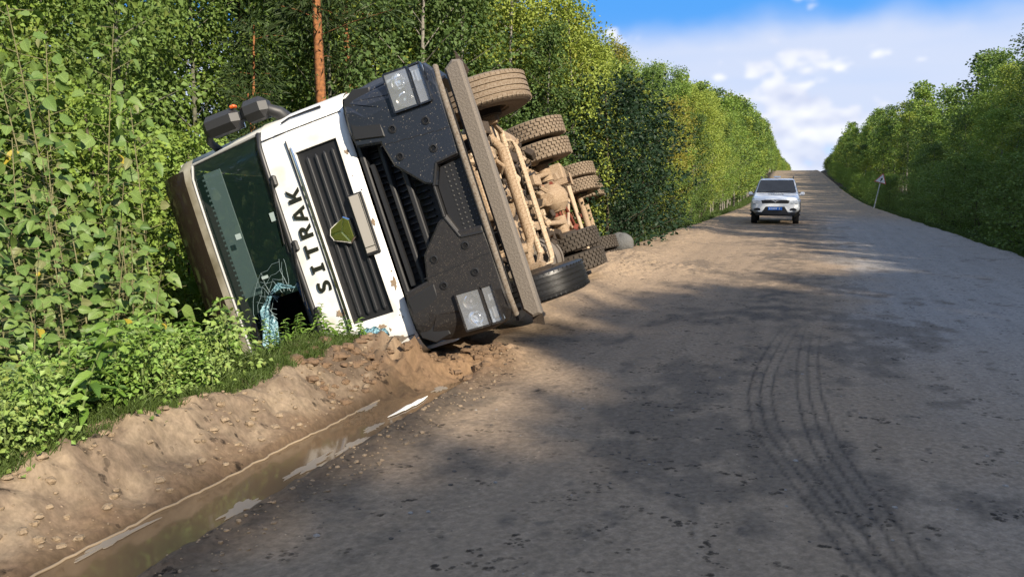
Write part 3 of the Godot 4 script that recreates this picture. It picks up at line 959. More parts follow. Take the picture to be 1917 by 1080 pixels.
	while zb > -150.0:
		var d := -zb
		var sz := (1.0 if d < 46.0 else 0.8) * rng.randf_range(0.72, 1.0)
		if d > 48.0 and d < 58.0:
			sz *= 0.55
		var xx := 5.5 + bend(zb) + 0.002 * d + rng.randf_range(-0.2, 0.3)
		var sunlit_tint := d > 62.0  # sunlit stretch: its light is put into a brighter leaf colour
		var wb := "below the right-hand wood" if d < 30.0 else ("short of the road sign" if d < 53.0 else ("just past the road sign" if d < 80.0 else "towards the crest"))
		plant_tree("verge_bush", "bush%d" % (n % 3), xx, zb, Vector3(sz * 1.15, sz, sz * 1.15), "%s willow bush on the right verge, %s" % [TREE_WORDS[(n * 3 + 1) % 10], wb], "bush", "bushes on the right verge " + wb, M.leaf_bright if sunlit_tint else M.leaf_mid, M.twig)
		n += 1
		zb -= (1.35 + 0.012 * d) * rng.randf_range(0.85, 1.15)
	# --- the wood to the right of the photographer, whose shade lies across the road
	# two ranks of tall trees stand back from the road; two breaks in them let the sun through
	var k := 0
	var zs := 34.0
	while zs > -25.0:
		var gap := false
		for g in [[7.6, 0.9], [0.4, 1.0], [-5.4, 0.7]]:
			gap = gap or absf(zs - g[0]) < g[1]
		for rank in 2:
			var x: float = 24.0 + 4.5 * rank + rng.randf_range(-0.3, 0.3)
			var z: float = zs + 4.2 + 3.13 * rank
			var hh := rng.randf_range(18.25, 18.95) * (1.0 + 0.14 * rank) * lerpf(1.0, 0.84, sst(2.0, -6.0, zs))
			if gap:
				hh *= 0.83
			plant_tree("tall_birch", "tall", x, z, Vector3(0.95, hh / 14.0, 0.95), "tall birch standing back from the road, right of the view, shading the track", "tree", "tall birches right of the viewpoint", M.leaf_mid, M.birch_bark)
		k += 1
		zs -= 1.15
	# the wood goes on along the left of the road behind the viewpoint
	for q in 9:
		var z := 0.4 + 1.9 * q
		plant_tree("wayside_birch", "near%d" % (q % 4), -6.6 + rng.randf_range(-0.5, 0.5), z, Vector3(1.05, 1.05, 1.05), "birch left of the road behind the viewpoint, mirrored in the windscreen", "tree", "birches behind the viewpoint", M.leaf_bright, M.birch_bark)
	for q in [[6.6, -11.5, 0.8], [6.9, -13.2, 0.9], [6.4, -9.6, 0.6], [6.8, -7.4, 0.6]]:
		plant_tree("verge_bush", "bush%d" % (k % 3), q[0], q[1], Vector3.ONE * q[2], "willow bush on the right verge nearer than the edge of the view", "bush", "bushes on the near right verge", M.leaf_mid, M.twig)
		k += 1

# ------------------------------------------------------------ leafy saplings with leaves one by one
func leaf_mesh(l: float, w: float, droop: float, cup: float, wave: float) -> ArrayMesh:
	var b := MB.new()
	var nu := 5
	var nv := 7
	var p := PackedVector3Array()
	for j in nv:
		var f := float(j) / (nv - 1)
		var half := w * 0.5 * pow(sin(PI * pow(f, 0.72)), 0.75) if j > 0 and j < nv - 1 else 0.0015
		for i in nu:
			var s := float(i) / (nu - 1) * 2.0 - 1.0
			p.append(Vector3(s * half, absf(s) * half * cup - droop * l * f * f + wave * sin(f * 14.0) * absf(s) * half, f * l))
	b.grid(p, nu, nv, false, true)
	return b.mesh()

var leaf_shapes: Array = []

func sapling_proto(seed_: int, hgt: float, count: int, size: float) -> Node3D:
	var r := RandomNumberGenerator.new()
	r.seed = seed_
	var o := Node3D.new()
	var b := MB.new()
	var lean := Vector3(r.randf_range(-0.25, 0.25), 0, r.randf_range(-0.1, 0.35))
	var path: Array = []
	for k in 6:
		var f := k / 5.0
		path.append(Vector3(0, hgt * f, 0) + lean * hgt * f * f * 0.6)
	b.tube(path, 0.011, 0.003, 5)
	part("stem", b, M.stem, o)
	var tw := MB.new()
	for k in count:
		var f := 0.08 + 0.92 * (k + 0.4) / count
		var at: Vector3 = path[int(f * 4.999)].lerp(path[int(f * 4.999) + 1], f * 5.0 - floor(f * 4.999) if f < 0.999 else 1.0)
		var az := k * 2.4 + r.randf_range(-0.4, 0.4)
		var reach := r.randf_range(0.05, 0.42) * (1.15 - 0.7 * f)
		var dirp := Vector3(cos(az), r.randf_range(0.0, 0.6), sin(az)).normalized()
		var tip := at + dirp * reach
		tw.tube([at, tip], 0.0022, 0.0012, 4, false)
		var fw := Vector3(cos(az), r.randf_range(-0.9, 0.1), sin(az)).normalized()
		var facing := (Vector3(0.45, 0.55, 0.55) + rnd_dir(r) * 0.55).normalized()
		var x := facing.cross(fw).normalized()
		var y := fw.cross(x)
		var sc := size * r.randf_range(0.6, 1.25) * (1.15 - 0.45 * f)
		var mi := r.randi() % 20
		var lm: Material = M.big_leaf_a if mi < 9 else (M.big_leaf_b if mi < 15 else (M.big_leaf_c if mi < 18 else M.big_leaf_pale))
		if r.randf() < 0.02:
			lm = M.big_leaf_yellow
		part("leaf", leaf_shapes[r.randi() % leaf_shapes.size()], lm, o, Transform3D(Basis(x, y, fw).scaled(Vector3.ONE * sc), tip))
	part("twigs", tw, M.stem, o)
	return o

func build_thicket() -> void:
	leaf_shapes = [leaf_mesh(1.0, 0.78, 0.20, 0.25, 0.05), leaf_mesh(1.0, 0.66, 0.32, 0.42, 0.10), leaf_mesh(1.0, 0.86, 0.12, 0.12, 0.12), leaf_mesh(1.0, 0.55, 0.25, 0.55, 0.04)]
	var protos: Array = []
	for k in 6:
		protos.append(sapling_proto(500 + k, 1.5 + 0.22 * k, 58 + 2 * k, 0.128))
	var n := 0
	# rows of saplings from the bank back into the ditch
	for row in 5:
		var count: int = [13, 14, 13, 12, 9][row]
		for k in count:
			var f := (k + rng.randf_range(0.15, 0.85)) / count
			var x: float = [-4.25, -4.65, -5.1, -5.6, -6.2][row] + rng.randf_range(-0.18, 0.18) - 0.35 * f
			var z: float = lerpf([-2.35, -2.6, -2.8, -3.1, -3.4][row], [-4.3, -4.75, -5.15, -5.6, -6.0][row], f)
			if z < -4.72 + 1.05 * (x + 4.5):
				z = -4.72 + 1.05 * (x + 4.5) + rng.randf_range(0.0, 0.5)
			var p: Node3D = protos[n % 6]
			var s: float = rng.randf_range(0.85, 1.2) * [0.72, 0.92, 1.1, 1.3, 1.45][row]
			if row == 0:
				s *= lerpf(1.0, 0.55, f)
			var ls := clampf(1.0 / s, 0.75, 1.2)
			var o: Node3D = p.duplicate()
			o.name = numbered("broad_leaved_sapling")
			add_child(o)
			o.transform = Transform3D(Basis(Vector3.UP, rng.randf_range(-0.9, 0.9)).scaled_local(Vector3(s * ls, s, s * ls)), Vector3(x, height(x, z) - 0.03, z))
			var places := ["at the left edge of the view", "between the left edge and the cab", "close to the cab roof"]
			var wz: String = places[clampi(int(f * 3.0), 0, 2)]
			tag(o, "%s broad-leaved sapling, %s rank of the thicket, %s" % [["leggy", "leafy", "drooping", "upright", "branching"][n % 5], ["front", "second", "third", "fourth", "rear"][row], wz], "sapling", "saplings in the thicket " + wz)
			n += 1
	for q in protos:
		q.free()
	# bushes of smaller leaves fill the thicket behind them
	for k in 3:
		crowns["thick%d" % k] = tree_meshes(600 + k, 3.6, 1.0, 0.03, 48, 7, 16, 0.066, 1, 0.025)
	n = 0
	for p in [[-6.9, -3.0, 0.95], [-6.9, -5.2, 0.95], [-6.5, -3.6, 1.0], [-6.9, -6.0, 1.05], [-7.0, -4.6, 1.1], [-7.4, -7.6, 1.0], [-7.9, -5.6, 1.2], [-8.3, -6.9, 1.2], [-9.0, -8.6, 1.0], [-8.8, -4.3, 1.3], [-9.3, -6.0, 1.35], [-6.4, -7.2, 0.60], [-7.0, -12.6, 1.2], [-7.4, -14.6, 1.3], [-6.9, -16.4, 1.25], [-8.6, -13.6, 1.2], [-8.8, -16.6, 1.4], [-9.9, -12.4, 1.2], [-10.6, -9.6, 1.2], [-10.5, -12.8, 1.1]]:
		plant_tree("hazel_bush", "thick%d" % (n % 3), p[0], p[1], Vector3.ONE * p[2], "%s small-leaved bush in the thicket, %s" % [TREE_WORDS[(n * 3) % 10], ["behind the saplings on the left", "above the cab roof", "behind the lorry's raised wheels"][0 if n < 6 or n == 9 or n == 10 else (1 if n < 15 else 2)]], "bush", "small-leaved bushes behind the lorry", [M.leaf_mid, M.leaf_bright, M.leaf_mid, M.leaf_bright][n % 4], M.twig)
		n += 1

# ------------------------------------------------------------ weeds on the bank
func weed_proto(seed_: int, hgt: float, pairs: int, lsize: float, narrow: float) -> Node3D:
	var r := RandomNumberGenerator.new()
	r.seed = seed_
	var o := Node3D.new()
	var b := MB.new()
	var top := Vector3(r.randf_range(-0.1, 0.14), hgt, r.randf_range(-0.04, 0.16))
	b.tube([Vector3(0, -0.05, 0), top * 0.5 + Vector3(0, 0.02, 0), top], 0.006, 0.0025, 5)
	part("stem", b, M.weed_stem, o)
	for k in pairs:
		var f := 0.18 + 0.82 * float(k + 1) / pairs
		for s in 3:
			var az := s * TAU / 3.0 + k * 1.1 + r.randf_range(-0.3, 0.3)
			var fw := Vector3(cos(az), r.randf_range(-0.25, 0.55), sin(az)).normalized()
			var facing := (Vector3(0.25, 0.9, 0.3) + rnd_dir(r) * 0.35).normalized()
			var x := facing.cross(fw).normalized()
			var sc := lsize * r.randf_range(0.7, 1.2) * (1.25 - 0.6 * f)
			var lm: Material = [M.weed_leaf_a, M.weed_leaf_b, M.weed_leaf_a, M.weed_leaf_c][r.randi() % 4]
			part("leaf", leaf_shapes[1], lm, o, Transform3D(Basis(x * narrow, fw.cross(x), fw).scaled(Vector3.ONE * sc), top * f))
	return o

func build_weeds() -> void:
	var protos: Array = []
	for k in 5:
		protos.append(weed_proto(700 + k, 0.30 + 0.05 * k, 8 + k % 3, 0.108, 0.58))
	var n := 0
	for k in 150:
		var f := rng.randf()
		var z := lerpf(-2.1, -5.75, f)
		var x := lerpf(-3.44, -4.35, pow(rng.randf(), 0.8)) - 0.16 * rng.randf() - 0.10 * bell(z + 4.9, 0.6)
		var end := -4.05 + 1.1 * (x + 3.6)
		if z < end:
			z = lerpf(-2.1, end, rng.randf())
		var s := rng.randf_range(0.5, 1.0) * (1.5 if rng.randf() < 0.18 else 1.1) * lerpf(1.1, 0.85, f)
		var o: Node3D = protos[n % 5].duplicate()
		o.name = numbered("nettle_plant")
		add_child(o)
		o.transform = Transform3D(Basis(Vector3.UP, rng.randf() * TAU).scaled_local(Vector3.ONE * s), Vector3(x, height(x, z) - 0.01, z))
		var wz := "near the lower left corner" if z > -3.2 else ("midway along the bank" if z > -4.4 else "close to the broken windscreen")
		tag(o, "%s green nettle, %s, %s" % ["tall" if s > 1.08 else ("short" if s < 0.86 else "middling"), "at the bank's crumbling edge" if x > -3.62 else ("behind the bank's edge" if x > -3.9 else "against the saplings"), wz], "weed", "nettles on the bank " + wz)
		n += 1
	for q in 3:
		crowns["herb%d" % q] = tree_meshes(800 + q, 0.62, 0.17, 0.12, 17, 3, 6, 0.050, 0, 0.005)
	for q in 40:
		var f := rng.randf()
		var x := lerpf(-3.46, -4.3, rng.randf())
		var z := lerpf(-2.1, -4.05 + 1.1 * (x + 3.6), f)
		var sz := rng.randf_range(0.45, 0.85)
		plant_tree("goosefoot_plant", "herb%d" % (q % 3), x, z, Vector3.ONE * sz, "%s pale green goosefoot weed %s, %s" % ["tall" if sz > 0.72 else ("small" if sz < 0.58 else "middling"), "on the bank's edge" if x > -3.7 else ("among the nettles" if x > -4.0 else "at the saplings' foot"), ["lower left corner", "lower left", "midway along the bank", "nearing the cab"][clampi(int(f * 4.0), 0, 3)]], "weed", "goosefoot among the nettles", M.herb_a if q % 2 else M.herb_b, M.weed_stem)
	# tufts pressed between the lorry and the bank
	for p in [[-3.66, -5.36, 0.72], [-3.58, -5.46, 0.62], [-3.76, -5.46, 0.70], [-3.48, -5.50, 0.55], [-3.86, -5.30, 0.60], [-3.40, -5.44, 0.42], [-3.70, -5.22, 0.5], [-3.85, -5.05, 0.55], [-3.75, -4.85, 0.5], [-3.98, -4.95, 0.6], [-4.05, -5.15, 0.55], [-4.2, -5.2, 0.65], [-3.70, -4.6, 0.5], [-3.9, -4.7, 0.6], [-4.0, -5.35, 0.6]]:
		var o: Node3D = protos[n % 5].duplicate()
		o.name = numbered("nettle_plant")
		add_child(o)
		o.transform = Transform3D(Basis(Vector3.UP, rng.randf() * TAU).scaled_local(Vector3.ONE * p[2]), Vector3(p[0], height(p[0], p[1]) + 0.0, p[1]))
		tag(o, "small green weed growing %s" % ("in front of the white panel" if p[1] < -5.3 else "on the bank below the windscreen"), "weed", "weeds in front of the lorry's cab")
		n += 1
	for q in protos:
		q.free()
	# grass and low leafage that nobody could count
	var b := MB.new()
	var r := RandomNumberGenerator.new()
	r.seed = 77
	for k in 26:
		var a := r.randf() * TAU
		var d := Vector3(cos(a) * r.randf_range(0.2, 0.8), 1.0, sin(a) * r.randf_range(0.2, 0.8)).normalized()
		var at := Vector3(r.randf_range(-0.1, 0.1), -0.02, r.randf_range(-0.1, 0.1))
		var side := d.cross(Vector3(r.randf() - 0.5, 0, r.randf() - 0.5)).normalized() * 0.006
		var l := r.randf_range(0.12, 0.34)
		var g := r.randf_range(0.75, 1.25)
		b.col = Color(g, g, g * 0.9)
		var m := at + d * l * 0.6
		var tip := at + d * l + Vector3(d.x, -0.35, d.z) * l * 0.3
		b.tri(at - side, at + side, m + side * 0.8); b.tri(at - side, m + side * 0.8, m - side * 0.8); b.tri(m - side * 0.8, m + side * 0.8, tip)
	var tuft := b.mesh()
	var places: Array = []
	for k in 2600:
		var z := -rng.randf_range(2.0, 6.2)
		if z < -4.6 and rng.randf() < 0.65:
			continue
		places.append([rng.randf_range(-5.4, -3.62), z, rng.randf_range(0.3, 0.65)])
	for k in 700:
		var z := -rng.randf_range(2.0, 5.6)
		places.append([-3.66 + 0.24 * rng.randf(), z, rng.randf_range(0.16, 0.42)])
	for k in 5200:
		var z := -(9.0 + 75.0 * pow(rng.randf(), 1.7))
		places.append([left_edge(z) + rng.randf_range(-2.2, 0.42), z, rng.randf_range(0.5, 1.3)])
	for k in 6000:
		var z := -(12.0 + 90.0 * pow(rng.randf(), 1.6))
		places.append([4.62 + bend(z) + 1.5 * pow(rng.randf(), 1.5), z, rng.randf_range(0.5, 1.3)])
	var mm := MultiMesh.new()
	mm.transform_format = MultiMesh.TRANSFORM_3D
	mm.mesh = tuft
	mm.instance_count = places.size()
	for k in places.size():
		var p: Array = places[k]
		mm.set_instance_transform(k, Transform3D(Basis(Vector3.UP, rng.randf() * TAU).scaled_local(Vector3.ONE * p[2]), Vector3(p[0], height(p[0], p[1]), p[1])))
	var g := MultiMeshInstance3D.new()
	g.name = "grass"
	g.multimesh = mm
	g.material_override = M.grass
	add_child(g)
	tag(g, "rough green grass and low leafage along both verges", "grass")
	kind(g, "stuff")

# ---------------------------------------------------------------- the lorry; its own axes: x to its left, y up, z forwards
func V(x: float, y: float, z: float) -> Vector3:
	return Vector3(x, y, z)

func cab_z(u: float) -> float:
	var a := clampf((absf(u) - 0.93) / 0.31, 0.0, 1.0)
	return -0.022 * u * u - 0.30 * (1.0 - sqrt(maxf(0.0, 1.0 - a * a)))

func cab_front_z(u: float, v: float) -> float:
	# the nose leans back a little from the grille upwards, the windscreen more so
	var z := cab_z(u) - 0.03 * sst(1.9, 2.3, v)
	if v > 2.24:
		z -= (v - 2.24) * 0.22
	return z

func sheet(b: MB, us: Array, vs: Array, zf, skip = null) -> void:
	var p := PackedVector3Array()
	for y in vs:
		for x in us:
			p.append(V(x, y, zf.call(x, y)))
	b.grid(p, us.size(), vs.size(), false, false, Vector2(1, 1), skip)

func span(a: float, b: float, n: int) -> Array:
	var o: Array = []
	for k in n + 1:
		o.append(lerpf(a, b, float(k) / n))
	return o

func wheel(called: String, truck: Node3D, ctr: Vector3, side: float, width: float, lugs: bool, tyre: Material, rim: Material, R := 0.54) -> Node3D:
	var o := Node3D.new()
	o.name = called
	var k := 1
	while truck.has_node(NodePath(String(o.name))):
		o.name = "%s_%03d" % [called, k]
		k += 1
	truck.add_child(o)
	o.position = ctr
	var h := width * 0.5
	var b := MB.new()
	var X := Transform3D()
	var prof: Array = [Vector2(0.285, -h * 0.82), Vector2(0.30, -h * 0.95), Vector2(R - 0.13, -h * 1.06), Vector2(R - 0.06, -h * 1.02), Vector2(R - 0.025, -h * 0.93), Vector2(R - (0.016 if lugs else 0.004), -h * 0.84)]
	if not lugs:
		for g in [-0.56, -0.19, 0.19, 0.56]:
			prof.append(Vector2(R, h * (g - 0.06))); prof.append(Vector2(R - 0.014, h * (g - 0.035)))
			prof.append(Vector2(R - 0.014, h * (g + 0.035))); prof.append(Vector2(R, h * (g + 0.06)))
	prof.append_array([Vector2(R - (0.016 if lugs else 0.004), h * 0.84), Vector2(R - 0.025, h * 0.93), Vector2(R - 0.06, h * 1.02), Vector2(R - 0.13, h * 1.06), Vector2(0.30, h * 0.95), Vector2(0.285, h * 0.82)])
	b.lathe(prof, X, 44)
	if lugs:
		for row in 5:
			var rows := 38
			for q in rows:
				var a := TAU * (q + (0.5 if row % 2 else 0.0)) / rows
				var d := V(0, cos(a), sin(a))
				var tn := V(0, -sin(a), cos(a))
				var sk := 0.30 * (row - 2)
				b.box(V(h * 0.37 * (row - 2), 0, 0) + d * (R - 0.008), V(h * 0.30, 0.022, TAU * R / rows * 0.70), 0.0, Basis((V(1, 0, 0) + tn * sk * 0.3).normalized(), d, (tn - V(1, 0, 0) * sk * 0.3).normalized()))
	else:
		# sipes across the shoulder ribs
		for q in 60:
			var a := TAU * q / 60.0
			var d := V(0, cos(a), sin(a))
			for s in [-1.0, 1.0]:
				b.box(V(s * h * 0.80, 0, 0) + d * (R - 0.003), V(h * 0.16, 0.009, 0.012), 0.0, Basis(V(1, 0, 0), d, V(0, -sin(a), cos(a))))
	part("tyre", b, tyre, o)
	var r := MB.new()
	var F := Transform3D()
	r.lathe([Vector2(0.300, -h * 0.86), Vector2(0.270, -h * 0.80), Vector2(0.255, -h * 0.2), Vector2(0.255, h * 0.5), Vector2(0.270, h * 0.80), Vector2(0.300, h * 0.86)], F, 32)
	var dz := side * h * 0.25
	r.lathe([Vector2(0.0, dz - 0.008), Vector2(0.255, dz - 0.008)], F, 32)
	r.lathe([Vector2(0.255, dz + 0.008), Vector2(0.0, dz + 0.008)], F, 32)
	for q in 10:
		var a := TAU * q / 10.0
		r.tube([V(dz, cos(a) * 0.16, sin(a) * 0.16), V(dz + side * 0.04, cos(a) * 0.16, sin(a) * 0.16)], 0.016, 0.016, 6)
	part("rim", r, rim, o)
	var dr := MB.new()
	dr.lathe([Vector2(0.0, -h * 1.25 if side > 0 else -h * 0.1), Vector2(0.20, -h * 1.25 if side > 0 else -h * 0.1), Vector2(0.21, h * 0.1 if side > 0 else h * 1.25), Vector2(0.0, h * 0.1 if side > 0 else h * 1.25)], F, 24)
	part("brake_drum", dr, M.dust_dark, o)
	return o

func letter_mesh(s: String, height_: float, depth: float, bold := true) -> TextMesh:
	var f := SystemFont.new()
	f.font_names = PackedStringArray(["Droid Sans"])
	f.font_weight = 700 if bold else 400
	var t := TextMesh.new()
	t.text = s
	t.font = f
	t.font_size = 64
	t.pixel_size = height_ / (0.714 * 64.0)
	t.depth = depth
	t.curve_step = 1.0
	return t

func wing(poly: Array, mirror: bool) -> PackedVector2Array:
	var o := PackedVector2Array()
	for p in poly:
		o.append(Vector2(-p[0] if mirror else p[0], p[1]))
	if mirror:
		o.reverse()
	return o

# bumper wing: slab whose outer end wraps backwards
func bend_end(b: MB) -> void:
	for k in b.v.size():
		var p := b.v[k]
		var a := clampf((absf(p.x) - 0.92) / 0.33, 0.0, 1.0)
		p.z -= 0.42 * (1.0 - sqrt(1.0 - a * a * 0.93))
		b.v[k] = p

func fine_slab(b: MB, poly: PackedVector2Array, z0: float, z1: float, bev: float, step: float) -> void:
	# a slab cut into strips along x so that it can be bent afterwards
	var lo := 1e9
	var hi := -1e9
	for p in poly:
		lo = minf(lo, p.x); hi = maxf(hi, p.x)
	b.slab(poly, z0, z1, bev)
	# subdivide every triangle along x
	for pass_ in 4:
		var v := PackedVector3Array()
		var n := PackedVector3Array()
		var t := PackedVector2Array()
		var c := PackedColorArray()
		for k in b.v.size() / 3:
			var q := [k * 3, k * 3 + 1, k * 3 + 2]
			var best := 0
			var far := -1.0
			for e in 3:
				var dx := absf(b.v[q[e]].x - b.v[q[(e + 1) % 3]].x)
				if dx > far:
					far = dx; best = e
			if far < step:
				for e in 3:
					v.append(b.v[q[e]]); n.append(b.n[q[e]]); t.append(b.t[q[e]]); c.append(b.c[q[e]])
			else:
				var i0: int = q[best]
				var i1: int = q[(best + 1) % 3]
				var i2: int = q[(best + 2) % 3]
				var m := (b.v[i0] + b.v[i1]) * 0.5
				for tri3 in [[b.v[i0], m, b.v[i2]], [m, b.v[i1], b.v[i2]]]:
					for e in 3:
						v.append(tri3[e]); n.append(b.n[i0]); t.append(Vector2.ZERO); c.append(b.c[i0])
		b.v = v; b.n = n; b.t = t; b.c = c
	bend_end(b)
	for k in b.v.size() / 3:
		var nn := -(b.v[k * 3 + 1] - b.v[k * 3]).cross(b.v[k * 3 + 2] - b.v[k * 3])
		if nn.length_squared() > 1e-16:
			nn = nn.normalized()
			for e in 3:
				b.n[k * 3 + e] = nn

func build_truck() -> void:
	var o := thing("overturned_truck", "white lorry with black bumper lying on its side in the roadside ditch", "truck", TRUCK)
	# ---- cab: front panel round the grille
	var us: Array = [-1.24, -1.235, -1.22, -1.19, -1.14, -1.07, -1.0, -0.93, -0.86, -0.795]
	us.append_array(span(-0.6, 0.6, 6)); us.append_array([0.835, 0.89, 0.95, 1.0, 1.07, 1.14, 1.19, 1.22, 1.235, 1.24])
	var gi := us.find(-0.795)
	var gj := us.find(0.835)
	var vs: Array = [1.405, 1.43, 1.50, 1.53, 1.73, 1.94, 1.96, 2.08, 2.20, 2.235]
	var front := MB.new()
	sheet(front, us, vs, func(u, v): return cab_front_z(u, v) - (0.03 if v < 1.42 else 0.0), func(i, j): return i >= gi and i < gj and j >= 3 and j < 5)
	for e in [[-0.795, -0.795, 1.53, 1.94], [0.835, 0.835, 1.53, 1.94]]:
		front.box(V(e[0] + (0.004 if e[0] < 0 else -0.004), 1.735, cab_z(e[0]) - 0.026), V(0.008, 0.41, 0.05), 0.0)
	for y in [1.526, 1.944]:
		front.box(V(0.02, y, -0.045), V(1.64, 0.008, 0.06), 0.0)
	part("front_panel", front, M.white_paint, o)
	var seam := MB.new()
	for s in [-1.0, 1.0]:
		for k in 6:
			var y := 1.42 + k * 0.135
			var zz := cab_front_z(1.035, y)
			seam.box(V(s * 1.035, y + 0.0675, zz - 0.001), V(0.008, 0.128, 0.012), 0.0)
	seam.box(V(0.0, 1.985, -0.006), V(1.9, 0.006, 0.014), 0.0)
	part("panel_seam", seam, M.black_plastic, o)
	# corner deflectors with a dark slot
	for s in [-1.0, 1.0]:
		var df := MB.new()
		var p := PackedVector3Array()
		for j in 7:
			var y := lerpf(1.46, 2.16, j / 6.0)
			for i in 7:
				var a := i / 6.0
				var u := lerpf(1.05 + 0.03 * sin(j / 6.0 * PI), 1.262, a)
				p.append(V(s * u, y, cab_front_z(minf(u, 1.239), y) + 0.018 * sin(PI * clampf(a * 1.1, 0, 1)) - 0.10 * a * a))
		df.grid(p, 7, 7, false, s < 0)
		part("corner_deflector", df, M.white_paint, o)
		var sl := MB.new()
		sl.tube([V(s * 1.145, 1.60, -0.085), V(s * 1.15, 1.75, -0.087), V(s * 1.152, 1.92, -0.092), V(s * 1.13, 2.0, -0.08)], 0.012, 0.007, 6)
		part("deflector_slot", sl, M.black_plastic, o)
	# ---- grille
	var gr := MB.new()
	gr.box(V(0.02, 1.735, -0.060), V(1.63, 0.41, 0.02), 0.0)
	part("grille_back", gr, M.grille_black, o)
	for k in 4:
		var sl := MB.new()
		var y := 1.60 + 0.082 * k
		sl.slab(PackedVector2Array([Vector2(-0.72, y - 0.012), Vector2(0.74, y - 0.012), Vector2(0.76, y), Vector2(0.74, y + 0.016), Vector2(-0.72, y + 0.016), Vector2(-0.74, y)]), -0.055, -0.020, 0.006)
		part("grille_slat", sl, M.grille_slat, o)
	var ch := MB.new()
	ch.box(V(0.03, 1.955, 0.004), V(1.70, 0.032, 0.030), 0.012)
	part("grille_trim", ch, M.chrome, o)
	# emblem: a three-lobed shield in a bright rim
	var em := MB.new()
	var sh := PackedVector2Array([Vector2(0.0, 0.125), Vector2(0.055, 0.105), Vector2(0.125, -0.045), Vector2(0.085, -0.10), Vector2(-0.085, -0.10), Vector2(-0.125, -0.045), Vector2(-0.055, 0.105)])
	em.slab(sh, -0.02, 0.022, 0.01, Transform3D(Basis(), V(0.03, 1.735, 0.0)))
	part("emblem_rim", em, M.chrome, o)
	var eml := MB.new()
	eml.slab(PackedVector2Array([Vector2(0.006, 0.006), Vector2(0.112, -0.046), Vector2(0.050, 0.092), Vector2(0.006, 0.110)]), 0.02, 0.034, 0.005, Transform3D(Basis(), V(0.03, 1.735, 0.0)))
	eml.slab(PackedVector2Array([Vector2(-0.006, 0.006), Vector2(-0.006, 0.110), Vector2(-0.050, 0.092), Vector2(-0.112, -0.046)]), 0.02, 0.034, 0.005, Transform3D(Basis(), V(0.03, 1.735, 0.0)))
	eml.slab(PackedVector2Array([Vector2(0.0, -0.006), Vector2(-0.104, -0.058), Vector2(-0.078, -0.090), Vector2(0.078, -0.090), Vector2(0.104, -0.058)]), 0.02, 0.034, 0.005, Transform3D(Basis(), V(0.03, 1.735, 0.0)))
	part("emblem", eml, M.emblem_gold, o)
	# lettering
	var word := "SITRAK"
	for k in 6:
		var lt := MeshInstance3D.new()
		lt.mesh = letter_mesh(word[k], 0.125, 0.014)
		lt.material_override = M.letter_black
		lt.name = "letter" if k == 0 else "letter_%03d" % k
		var u: float = -0.375 + 0.168 * k
		lt.transform = Transform3D(Basis().scaled(V(1.28, 1, 1)), V(u, 2.072, cab_front_z(u, 2.07) + 0.006))
		o.add_child(lt)
	# plate and its holder
	var ph := MB.new()
	ph.box(V(0.03, 1.520, 0.012), V(0.56, 0.135, 0.018), 0.006)
	part("plate_holder", ph, M.black_plastic, o)
	var pl := MB.new()
	pl.box(V(0.035, 1.528, 0.024), V(0.52, 0.105, 0.006), 0.002)
	var plate := part("number_plate", pl, M.plate_dusty, o)
	var pt := MB.new()
	pt.box(V(-0.175, 1.528, 0.0285), V(0.006, 0.10, 0.004), 0.0)
	pt.box(V(0.035, 1.4785, 0.0285), V(0.51, 0.004, 0.004), 0.0); pt.box(V(0.035, 1.5775, 0.0285), V(0.51, 0.004, 0.004), 0.0)
	part("plate_border", pt, M.letter_black, plate)
	# ---- windscreen
	var wus: Array = span(-1.12, 1.12, 20)
	var wvs: Array = span(2.275, 3.09, 9)
	var ws := MB.new()
	# the hole smashed in its lower part at the down side
	var hole := func(i: int, j: int) -> bool:
		var u: float = lerpf(-1.12, 1.12, (i + 0.5) / 20.0)
		var v: float = lerpf(2.275, 3.09, (j + 0.5) / 9.0)
		return u < -0.30 and u > -1.02 and v < 2.66 + 0.1 * sin(u * 9.0)
	sheet(ws, wus, wvs, func(u, v): return cab_front_z(u, v) - 0.012, hole)
	part("windscreen", ws, M.windscreen, o)
	var fr := MB.new()
	for s in [-1.0, 1.0]:
		fr.tube([V(s * 1.125, 2.27, cab_front_z(1.125, 2.27) + 0.0), V(s * 1.125, 2.7, cab_front_z(1.125, 2.7)), V(s * 1.125, 3.10, cab_front_z(1.125, 3.10))], 0.014, 0.014, 6)
	var tp: Array = []
	var lp: Array = []
	for k in 17:
		var u := lerpf(-1.125, 1.125, k / 16.0)
		tp.append(V(u, 3.10, cab_front_z(u, 3.10)))
		lp.append(V(u, 2.265, cab_front_z(u, 2.265) - 0.004))
	fr.tube(tp, 0.013, 0.013, 6)
	part("windscreen_seal", fr, M.seal_grey, o)
	var lw := MB.new()
	lw.tube(lp, 0.030, 0.030, 6)
	part("wiper_cowl", lw, M.black_plastic, o)
	for q in [[0.66, 0.10], [-0.58, -0.98], [0.05, -0.45]]:
		var wp := MB.new()
		wp.box(V(q[0], 2.215, -0.02), V(0.10, 0.05, 0.055), 0.012)
		wp.tube([V(q[0], 2.225, 0.01), V(lerpf(q[0], q[1], 0.5), 2.29, -0.03), V(q[1], 2.33, -0.045)], 0.011, 0.007, 6)
		wp.tube([V(lerpf(q[0], q[1], 0.25), 2.262, -0.015), V(lerpf(q[0], q[1], 1.15), 2.315, -0.045)], 0.006, 0.006, 5)
		part("wiper", wp, M.black_plastic, o)
